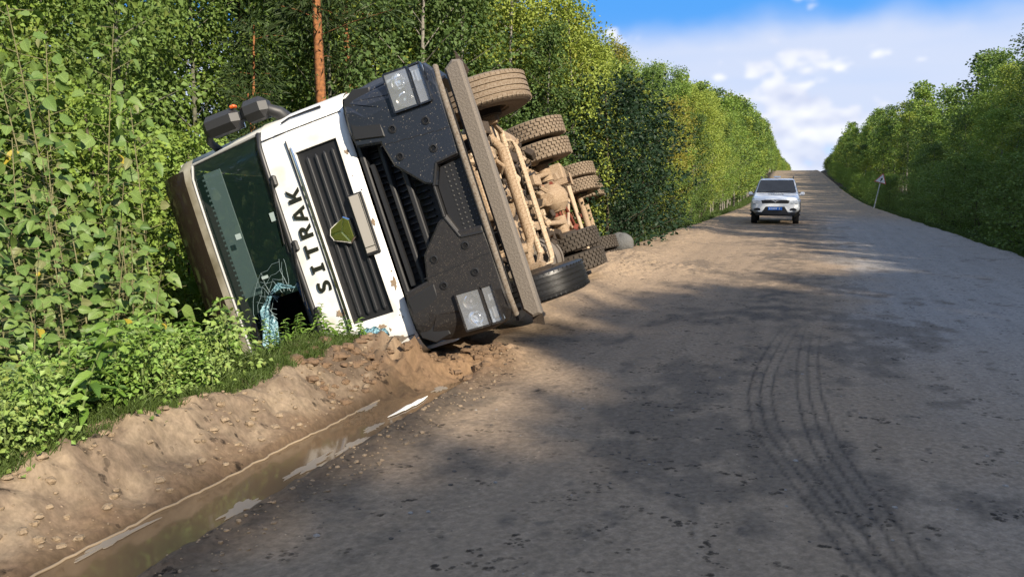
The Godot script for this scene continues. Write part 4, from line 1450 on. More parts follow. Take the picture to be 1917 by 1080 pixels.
	# A pillars
	for s in [-1.0, 1.0]:
		var ap := MB.new()
		var p := PackedVector3Array()
		for j in 10:
			var y := lerpf(2.235, 3.12, j / 9.0)
			for i in 6:
				var u := lerpf(1.135, 1.24, i / 5.0)
				var pull := 0.05 * sst(2.3, 3.1, y)
				p.append(V(s * (u - pull * (i / 5.0)), y, cab_front_z(minf(u, 1.2399), y) - 0.02 * i / 5.0))
		ap.grid(p, 6, 10, false, s < 0)
		part("pillar", ap, M.white_paint, o)
	# roof cap and smoked sun visor
	var rf := MB.new()
	var rp := PackedVector3Array()
	var rprof := [Vector2(-0.20, 3.105), Vector2(-0.215, 3.20), Vector2(-0.25, 3.32), Vector2(-0.34, 3.42), Vector2(-0.50, 3.47), Vector2(-1.0, 3.50), Vector2(-1.7, 3.50), Vector2(-2.25, 3.48)]
	for q in rprof:
		for i in 21:
			var u := lerpf(-1.19, 1.19, i / 20.0)
			var a := clampf((absf(u) - 0.93) / 0.26, 0.0, 1.0)
			rp.append(V(u, q.y - 0.10 * a * a * sst(3.1, 3.45, q.y), q.x + (cab_z(u) if q.x > -1.0 else 0.0)))
	rf.grid(rp, 21, rprof.size())
	part("roof", rf, M.roof_beige, o)
	var vi := MB.new()
	var vp := PackedVector3Array()
	for j in 6:
		var y := lerpf(3.115, 3.385, j / 5.0)
		for i in 21:
			var u := lerpf(-1.10, 1.06, i / 20.0)
			vp.append(V(u, y, cab_front_z(u, 2.9) + 0.03 + 0.075 * sin(PI * (0.15 + 0.6 * (1.0 - j / 5.0))) - 0.08 * j / 5.0))
	vi.grid(vp, 21, 6)
	var vq := PackedVector3Array()
	for q in vp:
		vq.append(q - V(0, 0, 0.012))
	vi.grid(vq, 21, 6, false, true)
	part("sun_visor", vi, M.smoked, o)
	# cab sides, back and floor
	for s in [-1.0, 1.0]:
		var sd := MB.new()
		sd.slab(PackedVector2Array([Vector2(-2.25, 1.15), Vector2(-0.32, 1.15), Vector2(-0.31, 2.25), Vector2(-0.48, 3.10), Vector2(-0.55, 3.36), Vector2(-2.25, 3.40)]), 0.0, 0.03, 0.0, Transform3D(Basis(V(0, 0, 1), V(0, 1, 0), V(-1, 0, 0)), V(s * 1.21 + 0.015, 0, 0)))
		part("cab_side", sd, M.white_paint, o)
		var dw := MB.new()
		dw.slab(PackedVector2Array([Vector2(-1.35, 2.28), Vector2(-0.50, 2.20), Vector2(-0.66, 3.05), Vector2(-1.35, 3.08)]), 0.0, 0.006, 0.0, Transform3D(Basis(V(0, 0, 1), V(0, 1, 0), V(-1, 0, 0)), V(s * 1.232 + 0.003, 0, 0)))
		part("side_window", dw, M.dark_glass, o)
		var dh := MB.new()
		dh.box(V(s * 1.24, 1.95, -1.25), V(0.03, 0.04, 0.18), 0.01)
		part("door_handle", dh, M.black_plastic, o)
		var ms := MB.new()
		for q in 3:
			ms.box(V(s * 1.19, 0.62 + 0.24 * q, -0.95), V(0.12, 0.03, 0.55), 0.008)
		ms.box(V(s * 1.14, 0.85, -0.95), V(0.03, 0.6, 0.6), 0.0)
		part("entry_steps", ms, M.black_plastic, o)
	var cb := MB.new()
	cb.box(V(0, 2.30, -2.25), V(2.40, 2.3, 0.03), 0.0)
	part("cab_back", cb, M.white_paint, o)
	var fl := MB.new()
	fl.box(V(0, 1.36, -1.25), V(2.36, 0.06, 1.94), 0.0)
	fl.box(V(0, 3.40, -1.3), V(2.2, 0.03, 1.7), 0.0)
	fl.box(V(0, 2.3, -2.20), V(2.3, 2.0, 0.03), 0.0)
	part("cab_lining", fl, M.interior, o)
	var dash := MB.new()
	dash.box(V(0, 2.06, -0.52), V(2.2, 0.30, 0.55), 0.06)
	dash.box(V(0.45, 2.24, -0.60), V(0.5, 0.12, 0.30), 0.04)
	part("dashboard", dash, M.interior, o)
	var swl := MB.new()
	var ring: Array = []
	for k in 25:
		ring.append(V(0.55 + 0.23 * cos(TAU * k / 24.0), 2.30 + 0.16 * sin(TAU * k / 24.0), -0.95 + 0.16 * sin(TAU * k / 24.0)))
	swl.tube(ring, 0.016, 0.016, 6, false)
	swl.tube([V(0.33, 2.3, -0.95), V(0.77, 2.3, -0.95)], 0.015)
	part("steering_wheel", swl, M.black_plastic, o)
	for s in [-1.0, 1.0]:
		var st := MB.new()
		st.box(V(s * 0.6, 1.85, -1.35), V(0.55, 0.18, 0.55), 0.05)
		st.box(V(s * 0.6, 2.35, -1.66), V(0.52, 0.85, 0.16), 0.06)
		st.box(V(s * 0.6, 2.86, -1.68), V(0.30, 0.2, 0.12), 0.05)
		part("seat", st, M.interior, o)
	# folded-down screen blind and bright trim seen through the glass
	var bl := MB.new()
	bl.box(V(0.38, 2.93, -0.31), V(1.25, 0.19, 0.012), 0.004)
	for k in 24:
		bl.box(V(-0.2 + 0.05 * k, 3.03, -0.312), V(0.018, 0.035, 0.01), 0.0)
	part("screen_blind", bl, M.blind_teal, o)
	for q in [[0.32, 2.80, 0.045, 0.05], [-0.12, 2.66, 0.025, 0.06], [0.37, 2.36, 0.07, 0.045]]:
		var sk := MB.new()
		sk.box(V(q[0], q[1], cab_front_z(q[0], q[1]) - 0.004), V(q[2] * 1.15, q[3] * 1.1, 0.004), 0.0)
		part("windscreen_sticker", sk, M.sticker, o)
	var bp := MB.new()
	bp.tube([V(-0.25, 2.52, -0.42), V(-0.55, 2.46, -0.40), V(-0.80, 2.42, -0.42)], 0.022, 0.022, 8)
	part("grab_rail", bp, M.blue_plastic, o)
	# cracks running out from the hole
	var cr2 := RandomNumberGenerator.new()
	cr2.seed = 91
	for k in 26:
		var a := lerpf(-0.4, PI + 0.25, k / 25.0) + cr2.randf_range(-0.1, 0.1)
		var u := -0.66 + 0.36 * cos(a)
		var v := 2.50 + 0.20 * sin(a)
		var ck := MB.new()
		var cp: Array = []
		for q in 6:
			if u > 1.08 or u < -1.09 or v > 3.07 or v < 2.30:
				break
			cp.append(V(u, v, cab_front_z(u, v) - 0.008))
			a += cr2.randf_range(-0.7, 0.7)
			u += cos(a) * cr2.randf_range(0.03, 0.10); v += sin(a) * cr2.randf_range(0.02, 0.07)
		if cp.size() > 1:
			ck.tube(cp, 0.0026, 0.0012, 4, false)
			part("crack", ck, M.crack, o)
	for k in 4:
		var rk := MB.new()
		var rp2: Array = []
		for q in 19:
			var a := lerpf(-0.1, PI, q / 18.0)
			var u := -0.66 + (0.42 + 0.07 * k) * cos(a) * cr2.randf_range(0.94, 1.06)
			var v := 2.50 + (0.25 + 0.07 * k) * sin(a) * cr2.randf_range(0.92, 1.08)
			if u > -1.09 and v < 3.06:
				rp2.append(V(u, v, cab_front_z(u, v) - 0.008))
		rk.tube(rp2, 0.0020, 0.0020, 4, false)
		part("crack", rk, M.crack, o)
	# dried mud flung on to the white panel
	for k in 26:
		var u := lerpf(-1.08, 0.7, pow(cr2.randf(), 2.6))
		var v := cr2.randf_range(1.42, 2.2)
		if v > 1.5 and v < 1.98 and u > -0.86 and u < 0.9:
			v = 1.42 + 0.07 * cr2.randf()
		var sz := 0.006 + 0.045 * pow(cr2.randf(), 3.0)
		var ms := MB.new()
		ms.slab(blob(cr2, sz, sz * cr2.randf_range(0.5, 1.2), cr2.randf() * 3.0), -0.002, 0.003, 0.001, Transform3D(Basis(V(0, 1, 0), atan2(-(cab_z(u + 0.01) - cab_z(u - 0.01)), 0.02)), V(u, v, cab_front_z(u, v) + 0.001)))
		part("mud_splash", ms, M.mud_splash, o)
	# crazed glass hanging out of the hole
	var hg := MB.new()
	var hp := PackedVector3Array()
	var line := [V(-0.28, 2.36, 0.02), V(-0.24, 2.46, 0.05), V(-0.30, 2.58, 0.06), V(-0.42, 2.66, 0.05), V(-0.56, 2.68, 0.05), V(-0.70, 2.70, 0.05), V(-0.84, 2.70, 0.04), V(-0.98, 2.74, 0.05), V(-1.08, 2.80, 0.08)]
	for k in line.size():
		var q: Vector3 = line[k]
		var f := float(k) / (line.size() - 1)
		var across := V(-0.05 - 0.015 * sin(k * 2.0), -0.085, 0.03).lerp(V(0.0, 0.12, 0.06), sst(0.0, 0.45, f)) * (0.85 + 0.25 * sin(k * 1.7)) * (1.0 + 0.7 * sst(0.75, 1.0, f))
		for i in 7:
			var a := i / 6.0 - 0.5
			hp.append(q + across * a * 1.05 + V(0.008 * sin(k * 5.0 + i * 3.0), 0.008 * sin(k * 3.0 + i * 4.0), 0.022 * sin(k * 2.6 + i * 2.2)))
	hg.grid(hp, 7, line.size())
	part("hanging_shattered_glass", hg, M.crazed_glass, o)
	# ---- mirrors on the raised side
	for s in [-1.0, 1.0]:
		var mr := Node3D.new()
		mr.name = "mirror" if s < 0 else "mirror_001"
		o.add_child(mr)
		var a1 := MB.new()
		a1.box(V(s * 1.345, 2.225, -0.16), V(0.20, 0.275, 0.20), 0.06)
		part("small_mirror_housing", a1, M.mirror_black, mr)
		var a2 := MB.new()
		a2.box(V(s * 1.34, 2.575, -0.16), V(0.195, 0.38, 0.20), 0.06)
		part("mirror_housing", a2, M.mirror_black, mr)
		var a3 := MB.new()
		a3.tube([V(s * 1.20, 2.02, -0.26), V(s * 1.26, 2.04, -0.20), V(s * 1.32, 2.12, -0.17)], 0.075, 0.05, 10)
		part("mirror_arm", a3, M.mirror_black, mr)
		a3 = MB.new()
		a3.tube([V(s * 1.19, 2.84, -0.44), V(s * 1.26, 2.83, -0.28), V(s * 1.32, 2.74, -0.18)], 0.04, 0.03, 8)
		part("mirror_arm", a3, M.mirror_black, mr)
		a3 = MB.new()
		a3.box(V(s * 1.34, 2.375, -0.17), V(0.08, 0.06, 0.10), 0.01)
		part("mirror_bridge", a3, M.mirror_black, mr)
		var a4 := MB.new()
		a4.box(V(s * 1.43, 2.40, -0.10), V(0.03, 0.055, 0.06), 0.01)
		part("marker_lamp", a4, M.orange_lens, mr)
		for q in [[2.225, 0.20], [2.575, 0.30]]:
			var a5 := MB.new()
			a5.box(V(s * 1.34, q[0], -0.263), V(0.15, q[1], 0.008), 0.0)
			part("mirror_glass", a5, M.mirror_glass, mr)
	# ---- black bumper
	var upper: Array = [[0.31, 0.50], [0.50, 0.485], [1.06, 0.49], [1.16, 0.56], [1.20, 0.75], [1.19, 1.05], [1.14, 1.27], [1.06, 1.34], [0.80, 1.36], [0.66, 1.34], [0.62, 1.12], [0.40, 1.07], [0.17, 0.86], [0.13, 0.77], [0.29, 0.71]]
	for s in [false, true]:
		var wg := MB.new()
		fine_slab(wg, wing(upper, s), -0.06, 0.10, 0.018, 0.07)
		var wm := part("bumper_wing", wg, M.bumper_mud if s else M.bumper_black, o)
		for q in [[0.70, 0.98], [0.67, 0.68], [0.43, 0.69], [0.46, 0.99]]:
			var bo := MB.new()
			var u: float = -q[0] if s else q[0]
			bo.lathe([Vector2(0.036, 0.0), Vector2(0.036, 0.010), Vector2(0.024, 0.012), Vector2(0.020, 0.002), Vector2(0.0, 0.002)], Transform3D(Basis(V(0, 0, 1), V(0, 1, 0), V(-1, 0, 0)), V(u, q[1], 0.098)), 16)
			part("bolt_cap", bo, M.grille_black, wm)
		# crease between the two halves of the wing
		var cr := MB.new()
		var sg := -1.0 if s else 1.0
		for k in 5:
			var y := 0.51 + 0.125 * k
			cr.box(V(sg * (0.555 + 0.01 * k), y + 0.06, 0.099), V(0.007, 0.118, 0.006), 0.0)
		part("wing_seam", cr, M.grille_black, wm)
		# headlight: dark bezel, chrome bowls, clear cover
		var hl := Node3D.new()
		hl.name = "headlight" if not s else "headlight_001"
		o.add_child(hl)
		var cx := 0.972 * sg
		var bz := MB.new()
		bz.slab(PackedVector2Array([Vector2(cx - 0.16, 0.69), Vector2(cx + 0.16, 0.69), Vector2(cx + 0.165, 0.905), Vector2(cx - 0.155, 0.905)]), 0.02, 0.078, 0.0)
		bz.slab(PackedVector2Array([Vector2(cx - 0.16, 0.575), Vector2(cx + 0.16, 0.575), Vector2(cx + 0.16, 0.672), Vector2(cx - 0.16, 0.672)]), 0.02, 0.078, 0.0)
		part("lamp_housing", bz, M.lamp_inner, hl)
		for q in [-0.075, 0.075]:
			var bw := MB.new()
			bw.lathe([Vector2(0.068, 0.030), Vector2(0.060, 0.006), Vector2(0.036, -0.022), Vector2(0.012, -0.03), Vector2(0.012, 0.0), Vector2(0.0, 0.0)], Transform3D(Basis(V(0, 0, 1), V(0, 1, 0), V(-1, 0, 0)), V(cx + q, 0.795, 0.102)), 20)
			part("reflector", bw, M.chrome, hl)
			var bf := MB.new()
			bf.box(V(cx + q, 0.622, 0.088), V(0.105, 0.055, 0.02), 0.01)
			part("fog_reflector", bf, M.chrome_dull, hl)
		var lc := MB.new()
		lc.slab(PackedVector2Array([Vector2(cx - 0.155, 0.70), Vector2(cx + 0.155, 0.70), Vector2(cx + 0.16, 0.895), Vector2(cx - 0.15, 0.895)]), 0.135, 0.140, 0.0)
		lc.slab(PackedVector2Array([Vector2(cx - 0.155, 0.58), Vector2(cx + 0.155, 0.58), Vector2(cx + 0.155, 0.667), Vector2(cx - 0.155, 0.667)]), 0.122, 0.127, 0.0)
		part("lamp_lens", lc, M.lens, hl)
		# raised rim of the lamp aperture
		var rm := MB.new()
		for e in [[[-0.165, 0.69], [0.165, 0.69]], [[0.165, 0.69], [0.17, 0.905]], [[0.17, 0.905], [-0.16, 0.905]], [[-0.16, 0.905], [-0.165, 0.69]], [[-0.165, 0.572], [0.165, 0.572]], [[0.165, 0.572], [0.165, 0.675]], [[-0.165, 0.675], [-0.165, 0.572]]]:
			rm.bar(V(cx + e[0][0], e[0][1], 0.115), V(cx + e[1][0], e[1][1], 0.115), 0.014, 0.05, V(0, 0, 1))
		part("lamp_rim", rm, M.bumper_mud if s else M.bumper_black, hl)
		# black step frame between bumper and cab
		var sf := MB.new()
		sf.slab(wing([[0.66, 1.06], [1.12, 1.08], [1.16, 1.24], [1.08, 1.33], [0.72, 1.33]], s), 0.10, 0.118, 0.008)
		bend_end(sf)
		part("bumper_step_frame", sf, M.black_plastic, o)
	# what lies behind the middle of the bumper
	var rd := MB.new()
	rd.box(V(0, 0.95, -0.26), V(1.9, 0.9, 0.04), 0.0)
	part("radiator_back", rd, M.grille_black, o)
	for k in 22:
		var rs := MB.new()
		rs.box(V(-0.63 + 0.06 * k, 1.14, -0.20), V(0.012, 0.42, 0.05), 0.0)
		part("radiator_fin", rs, M.black_plastic, o)
	var xb := MB.new()
	xb.box(V(0.0, 1.365, -0.10), V(2.1, 0.05, 0.14), 0.012)
	xb.box(V(0.0, 1.20, -0.12), V(1.3, 0.045, 0.10), 0.010)
	xb.box(V(0.0, 1.03, -0.05), V(0.9, 0.05, 0.10), 0.010)
	xb.bar(V(0.5, 1.30, -0.06), V(-0.62, 1.29, -0.06), 0.035, 0.05, V(0, 0, 1))
	part("front_crossbars", xb, M.black_plastic, o)
	var mp := MB.new()
	mp.slab(PackedVector2Array([Vector2(-0.35, 0.50), Vector2(0.30, 0.50), Vector2(0.28, 0.71), Vector2(0.12, 0.78), Vector2(-0.14, 0.78), Vector2(-0.33, 0.71)]), -0.05, 0.03, 0.01)
	part("tread_plate", mp, M.grille_black, o)
	var dots := MB.new()
	for i in 14:
		for j in 4:
			dots.box(V(-0.29 + 0.042 * i, 0.53 + 0.045 * j + 0.0, 0.033), V(0.016, 0.016, 0.008), 0.003)
	kind(part("tread_studs", dots, M.stud_dark, o), "stuff")
	var tf := MB.new()
	for e in [[[0.33, 0.505], [0.31, 0.71]], [[0.31, 0.71], [0.13, 0.79]], [[0.13, 0.79], [-0.15, 0.79]], [[-0.15, 0.79], [-0.35, 0.71]], [[-0.35, 0.71], [-0.37, 0.505]]]:
		tf.bar(V(e[0][0], e[0][1], 0.06), V(e[1][0], e[1][1], 0.06), 0.022, 0.10, V(0, 0, 1), 0.006)
	part("step_frame", tf, M.black_plastic, o)
	var lip := MB.new()
	lip.tube([V(1.10, 0.49, -0.05), V(0.95, 0.475, 0.06), V(0.6, 0.47, 0.085), V(-0.6, 0.47, 0.085), V(-0.95, 0.475, 0.06), V(-1.13, 0.49, -0.06)], 0.028, 0.028, 8)
	part("bumper_lip", lip, M.dusty_grey, o)
	# ---- underrun beam
	var ub := MB.new()
	ub.slab(PackedVector2Array([Vector2(-1.22, 0.33), Vector2(1.18, 0.33), Vector2(1.20, 0.40), Vector2(1.14, 0.49), Vector2(-1.14, 0.49), Vector2(-1.23, 0.42)]), -0.52, -0.38, 0.022)
	part("underrun_beam", ub, M.beam_dust, o)
	var ue := MB.new()
	ue.slab(PackedVector2Array([Vector2(1.10, 0.30), Vector2(1.30, 0.37), Vector2(1.16, 0.40), Vector2(1.02, 0.36)]), -0.56, -0.535, 0.0)
	ue.slab(PackedVector2Array([Vector2(-1.34, 0.36), Vector2(-1.10, 0.33), Vector2(-1.08, 0.42), Vector2(-1.30, 0.46)]), -0.56, -0.535, 0.0)
	part("beam_end_plate", ue, M.dust_dark, o)
	for s in [-1.0, 1.0]:
		var br := MB.new()
		br.bar(V(s * 0.45, 0.44, -0.5), V(s * 0.43, 0.86, -0.75), 0.10, 0.16, V(0, 0, 1), 0.01)
		part("beam_bracket", br, M.dust_dark, o)
	# ---- frame and running gear
	for s in [-1.0, 1.0]:
		var rl := MB.new()
		rl.box(V(s * 0.415, 0.86, -3.6), V(0.012, 0.28, 6.2), 0.0)
		rl.box(V(s * 0.385, 0.995, -3.6), V(0.07, 0.012, 6.2), 0.0); rl.box(V(s * 0.385, 0.725, -3.6), V(0.07, 0.012, 6.2), 0.0)
		part("frame_rail", rl, M.dust, o)
		var sp := MB.new()
		for k in 4:
			var l := 0.85 - 0.16 * k
			sp.bar(V(s * 0.44, 0.66 - 0.024 * k, -2.0), V(s * 0.44, 0.72 - 0.02 * k, -2.0 + l), 0.085, 0.02)
			sp.bar(V(s * 0.44, 0.66 - 0.024 * k, -2.0), V(s * 0.44, 0.72 - 0.02 * k, -2.0 - l), 0.085, 0.02)
		sp.box(V(s * 0.44, 0.62, -2.0), V(0.14, 0.10, 0.22), 0.01)
		part("leaf_spring", sp, M.dust, o)
		var spr := MB.new()
		for k in 5:
			var l := 0.75 - 0.11 * k
			spr.bar(V(s * 0.50, 0.73 - 0.03 * k, -5.95), V(s * 0.50, 0.78 - 0.025 * k, -5.95 + l), 0.085, 0.024)
			spr.bar(V(s * 0.50, 0.73 - 0.03 * k, -5.95), V(s * 0.50, 0.78 - 0.025 * k, -5.95 - l), 0.085, 0.024)
		part("rear_leaf_spring", spr, M.dust, o)
		var sa := MB.new()
		sa.tube([V(s * 0.60, 0.52, -1.75), V(s * 0.56, 1.0, -1.6)], 0.045, 0.045, 8)
		sa.tube([V(s * 0.62, 0.50, -1.76), V(s * 0.585, 0.78, -1.67)], 0.062, 0.062, 10)
		part("shock_absorber", sa, M.dust, o)
		for w in [-2.22, -5.7]:
			var bc := MB.new()
			bc.lathe([Vector2(0.0, -0.10), Vector2(0.075, -0.10), Vector2(0.09, 0.0), Vector2(0.075, 0.12), Vector2(0.0, 0.12)], Transform3D(Basis(V(0, 0.3, 0.95).normalized(), V(1, 0, 0), V(0, 0.95, -0.3).normalized()), V(s * 0.66, 0.62, w)), 14)
			part("brake_chamber", bc, M.dust, o)
		var kn := MB.new()
		kn.box(V(s * 0.86, 0.54, -2.0), V(0.12, 0.30, 0.16), 0.03)
		kn.bar(V(s * 0.82, 0.47, -2.05), V(s * 0.74, 0.46, -2.30), 0.07, 0.05, Vector3.UP, 0.01)
		part("steering_knuckle", kn, M.dust, o)
	for w in [-0.75, -3.0, -4.4, -5.2, -6.6]:
		var xm := MB.new()
		xm.box(V(0, 0.86, w), V(0.80, 0.22, 0.06), 0.0)
		xm.box(V(0, 0.745, w + 0.05), V(0.80, 0.012, 0.14), 0.0)
		part("crossmember", xm, M.dust, o)
	var ax := MB.new()
	ax.tube([V(-0.90, 0.56, -2.0), V(-0.66, 0.55, -2.0), V(-0.52, 0.47, -2.0), V(0.52, 0.47, -2.0), V(0.66, 0.55, -2.0), V(0.90, 0.56, -2.0)], 0.055, 0.055, 8)
	part("front_axle", ax, M.dust, o)
	var td := MB.new()
	td.tube([V(-0.74, 0.46, -2.30), V(0.74, 0.46, -2.30)], 0.026, 0.026, 8)
	td.tube([V(-0.74, 0.46, -2.30), V(-0.55, 0.46, -2.30)], 0.036, 0.036, 8); td.tube([V(0.55, 0.46, -2.30), V(0.74, 0.46, -2.30)], 0.036, 0.036, 8)
	part("tie_rod", td, M.dust_pale, o)
	for q in [[-3.02, 0.020, 0.45], [-3.20, 0.024, 0.46], [-3.42, 0.016, 0.47]]:
		var sb := MB.new()
		sb.tube([V(0.72, 0.60, q[0] + 0.35), V(0.70, q[2] + 0.02, q[0] + 0.06), V(0.62, q[2], q[0]), V(-0.80, q[2], q[0]), V(-0.88, q[2] + 0.02, q[0] + 0.06), V(-0.90, 0.60, q[0] + 0.35)], q[1], q[1], 8)
		part("stabiliser_bar", sb, M.dust_pale, o)
	var dl := MB.new()
	dl.tube([V(0.62, 0.50, -1.1), V(0.72, 0.52, -1.95)], 0.028, 0.028, 8)
	dl.bar(V(0.58, 0.95, -1.05), V(0.62, 0.50, -1.1), 0.07, 0.05, V(0, 0, 1), 0.01)
	dl.box(V(0.56, 0.98, -1.05), V(0.2, 0.26, 0.3), 0.04)
	part("steering_gear", dl, M.dust, o)
	var en := MB.new()
	en.box(V(0, 0.98, -1.35), V(0.66, 0.60, 1.1), 0.06)
	en.box(V(0.0, 0.63, -1.20), V(0.50, 0.22, 0.72), 0.07)
	en.box(V(-0.02, 0.72, -1.70), V(0.42, 0.16, 0.4), 0.05)
	for k in 10:
		en.tube([V(-0.24 + 0.16 * (k % 4), 0.525, -0.95 - 0.25 * (k / 4)), V(-0.24 + 0.16 * (k % 4), 0.505, -0.95 - 0.25 * (k / 4))], 0.014, 0.014, 6)
	part("engine_sump", en, M.dust, o)
	var gb := MB.new()
	gb.lathe([Vector2(0.0, 0.0), Vector2(0.33, 0.0), Vector2(0.34, 0.10), Vector2(0.29, 0.22), Vector2(0.25, 0.55), Vector2(0.26, 0.58), Vector2(0.23, 0.95), Vector2(0.12, 1.10), Vector2(0.08, 1.18), Vector2(0.0, 1.18)], Transform3D(Basis(V(0, 0, -1), V(0, 1, 0), V(1, 0, 0)), V(-0.03, 0.90, -2.32)), 22)
	for k in 7:
		gb.box(V(-0.03, 0.66, -2.62 - 0.11 * k), V(0.34, 0.04, 0.02), 0.0)
	part("gearbox", gb, M.dust, o)
	var ds := MB.new()
	ds.tube([V(-0.03, 0.88, -3.5), V(-0.01, 0.68, -5.55)], 0.055, 0.055, 12)
	ds.tube([V(-0.03, 0.88, -3.48), V(-0.03, 0.87, -3.62)], 0.085, 0.085, 12); ds.tube([V(-0.01, 0.69, -5.42), V(-0.01, 0.68, -5.58)], 0.085, 0.085, 12)
	part("drive_shaft", ds, M.dust, o)
	var ra := MB.new()
	ra.tube([V(-0.95, 0.54, -5.95), V(-0.30, 0.54, -5.95)], 0.085, 0.12, 12); ra.tube([V(0.95, 0.54, -5.95), V(0.30, 0.54, -5.95)], 0.085, 0.12, 12)
	ra.lathe([Vector2(0.0, -0.24), Vector2(0.16, -0.22), Vector2(0.25, -0.10), Vector2(0.27, 0.0), Vector2(0.25, 0.10), Vector2(0.16, 0.22), Vector2(0.0, 0.24)], Transform3D(Basis(), V(0, 0.55, -5.95)), 22)
	ra.lathe([Vector2(0.24, 0.0), Vector2(0.20, 0.16), Vector2(0.10, 0.34), Vector2(0.0, 0.34)], Transform3D(Basis(V(0, 0, 1), V(0, 1, 0), V(-1, 0, 0)), V(0, 0.57, -5.90)), 20)
	part("rear_axle", ra, M.dust, o)
	for s in [-1.0, 1.0]:
		var vb := MB.new()
		vb.bar(V(s * 0.30, 0.86, -4.55), V(s * 0.42, 0.46, -5.95), 0.07, 0.07, V(0, 1, 0), 0.015)
		part("radius_rod", vb, M.dust, o)
	# tanks
	var tk := MB.new()
	tk.lathe([Vector2(0.0, -0.62), Vector2(0.29, -0.62), Vector2(0.33, -0.58), Vector2(0.33, 0.58), Vector2(0.29, 0.62), Vector2(0.0, 0.62)], Transform3D(Basis(V(0, 0, 1), V(0, 1, 0), V(-1, 0, 0)), V(-0.86, 0.80, -3.9)), 28)
	var tank := part("fuel_tank", tk, M.dusty_grey, o)
	for w in [-3.55, -4.2]:
		var sp := MB.new()
		sp.lathe([Vector2(0.331, -0.03), Vector2(0.342, -0.03), Vector2(0.342, 0.03), Vector2(0.331, 0.03)], Transform3D(Basis(V(0, 0, 1), V(0, 1, 0), V(-1, 0, 0)), V(-0.86, 0.80, w)), 28)
		part("tank_strap", sp, M.dust_dark, tank)
	for q in [[0.86, 0.74, -3.45, 0.15, 0.42], [0.86, 0.74, -4.15, 0.15, 0.30], [0.64, 0.92, -3.8, 0.12, 0.5]]:
		var at := MB.new()
		at.lathe([Vector2(0.0, -q[4]), Vector2(q[3] * 0.7, -q[4] + 0.0), Vector2(q[3], -q[4] + 0.06), Vector2(q[3], q[4] - 0.06), Vector2(q[3] * 0.7, q[4]), Vector2(0.0, q[4])], Transform3D(Basis(V(0, 0, 1), V(0, 1, 0), V(-1, 0, 0)), V(q[0], q[1], q[2])), 18)
		part("air_tank", at, M.dust, o)
	var sil := MB.new()
	sil.box(V(0.80, 0.80, -2.95), V(0.44, 0.42, 0.36), 0.05)
	part("exhaust_silencer", sil, M.dust_pale, o)
	# hoses and brackets
	for k in 34:
		var hs := MB.new()
		var a := V(rng.randf_range(-0.7, 0.7), rng.randf_range(0.55, 0.8), rng.randf_range(-3.2, -1.6))
		var e := V(rng.randf_range(-0.7, 0.7), rng.randf_range(0.6, 0.9), a.z - rng.randf_range(0.3, 1.4))
		hs.tube([a, a.lerp(e, 0.3) + V(0.05, -0.08, 0), a.lerp(e, 0.7) + V(-0.06, -0.05, 0), e], 0.014 + 0.008 * (k % 3), -1.0, 6)
		part("hose", hs, M.dust_dark if k % 3 else M.dust_pale, o)
	for k in 150:
		var bk := MB.new()
		var at := V(rng.randf_range(-0.80, 0.80), rng.randf_range(0.52, 0.84), rng.randf_range(-6.4, -0.9))
		if absf(at.x) < 0.3 and at.z > -2.6:
			at.x = 0.34 * signf(at.x)
		var b3 := Basis(rnd_dir(rng), rng.randf() * 1.5)
		bk.box(at, V(rng.randf_range(0.05, 0.16), rng.randf_range(0.04, 0.10), rng.randf_range(0.05, 0.20)), 0.012, b3)
		if k % 2 == 0:
			bk.tube([at, at + b3.x * 0.10], 0.022, 0.022, 7)
		part("bracket", bk, [M.dust, M.dust_dark, M.dust_pale, M.dust_dark, M.dust][k % 5], o)
	# black air lines and wiring looms along the frame
	for k in 26:
		var hs := MB.new()
		var u := rng.randf_range(-0.6, 0.6)
		var y := rng.randf_range(0.58, 0.82)
		var z := rng.randf_range(-4.2, -1.2)
		var pp: Array = []
		for q in 7:
			pp.append(V(u + 0.06 * sin(q * 1.7 + k), y + 0.04 * cos(q * 2.3 + k), z - 0.22 * q))
		hs.tube(pp, 0.009 + 0.004 * (k % 3), -1.0, 5)
		part("air_line", hs, M.black_plastic if k % 2 else M.dust_dark, o)
	# rust-red rods towards the coupling
	for q in [[V(0.25, 0.66, -6.6), V(-0.55, 0.70, -7.0)], [V(0.30, 0.62, -6.9), V(-0.5, 0.62, -7.15)]]:
		var rr := MB.new()
		rr.tube(q, 0.03, 0.03, 8)
		part("coupling_rod", rr, M.rust_red, o)
	# ---- wheels
	wheel("front_wheel", o, V(1.09, 0.54, -2.0), 1.0, 0.325, false, M.tyre_dust, M.dust, 0.57)
	wheel("front_wheel", o, V(-1.06, 0.54, -2.0), -1.0, 0.312, false, M.tyre_darkest, M.dust_dark, 0.555)
	for s in [-1.0, 1.0]:
		var tm: Material = M.tyre_dust if s > 0 else M.tyre_mid
		wheel("rear_wheel", o, V(s * 1.10, 0.54, -5.95), s, 0.285, true, tm, M.dust)
		wheel("rear_wheel", o, V(s * 0.75, 0.54, -5.95), s, 0.285, true, tm, M.dust)
	build_trailer()

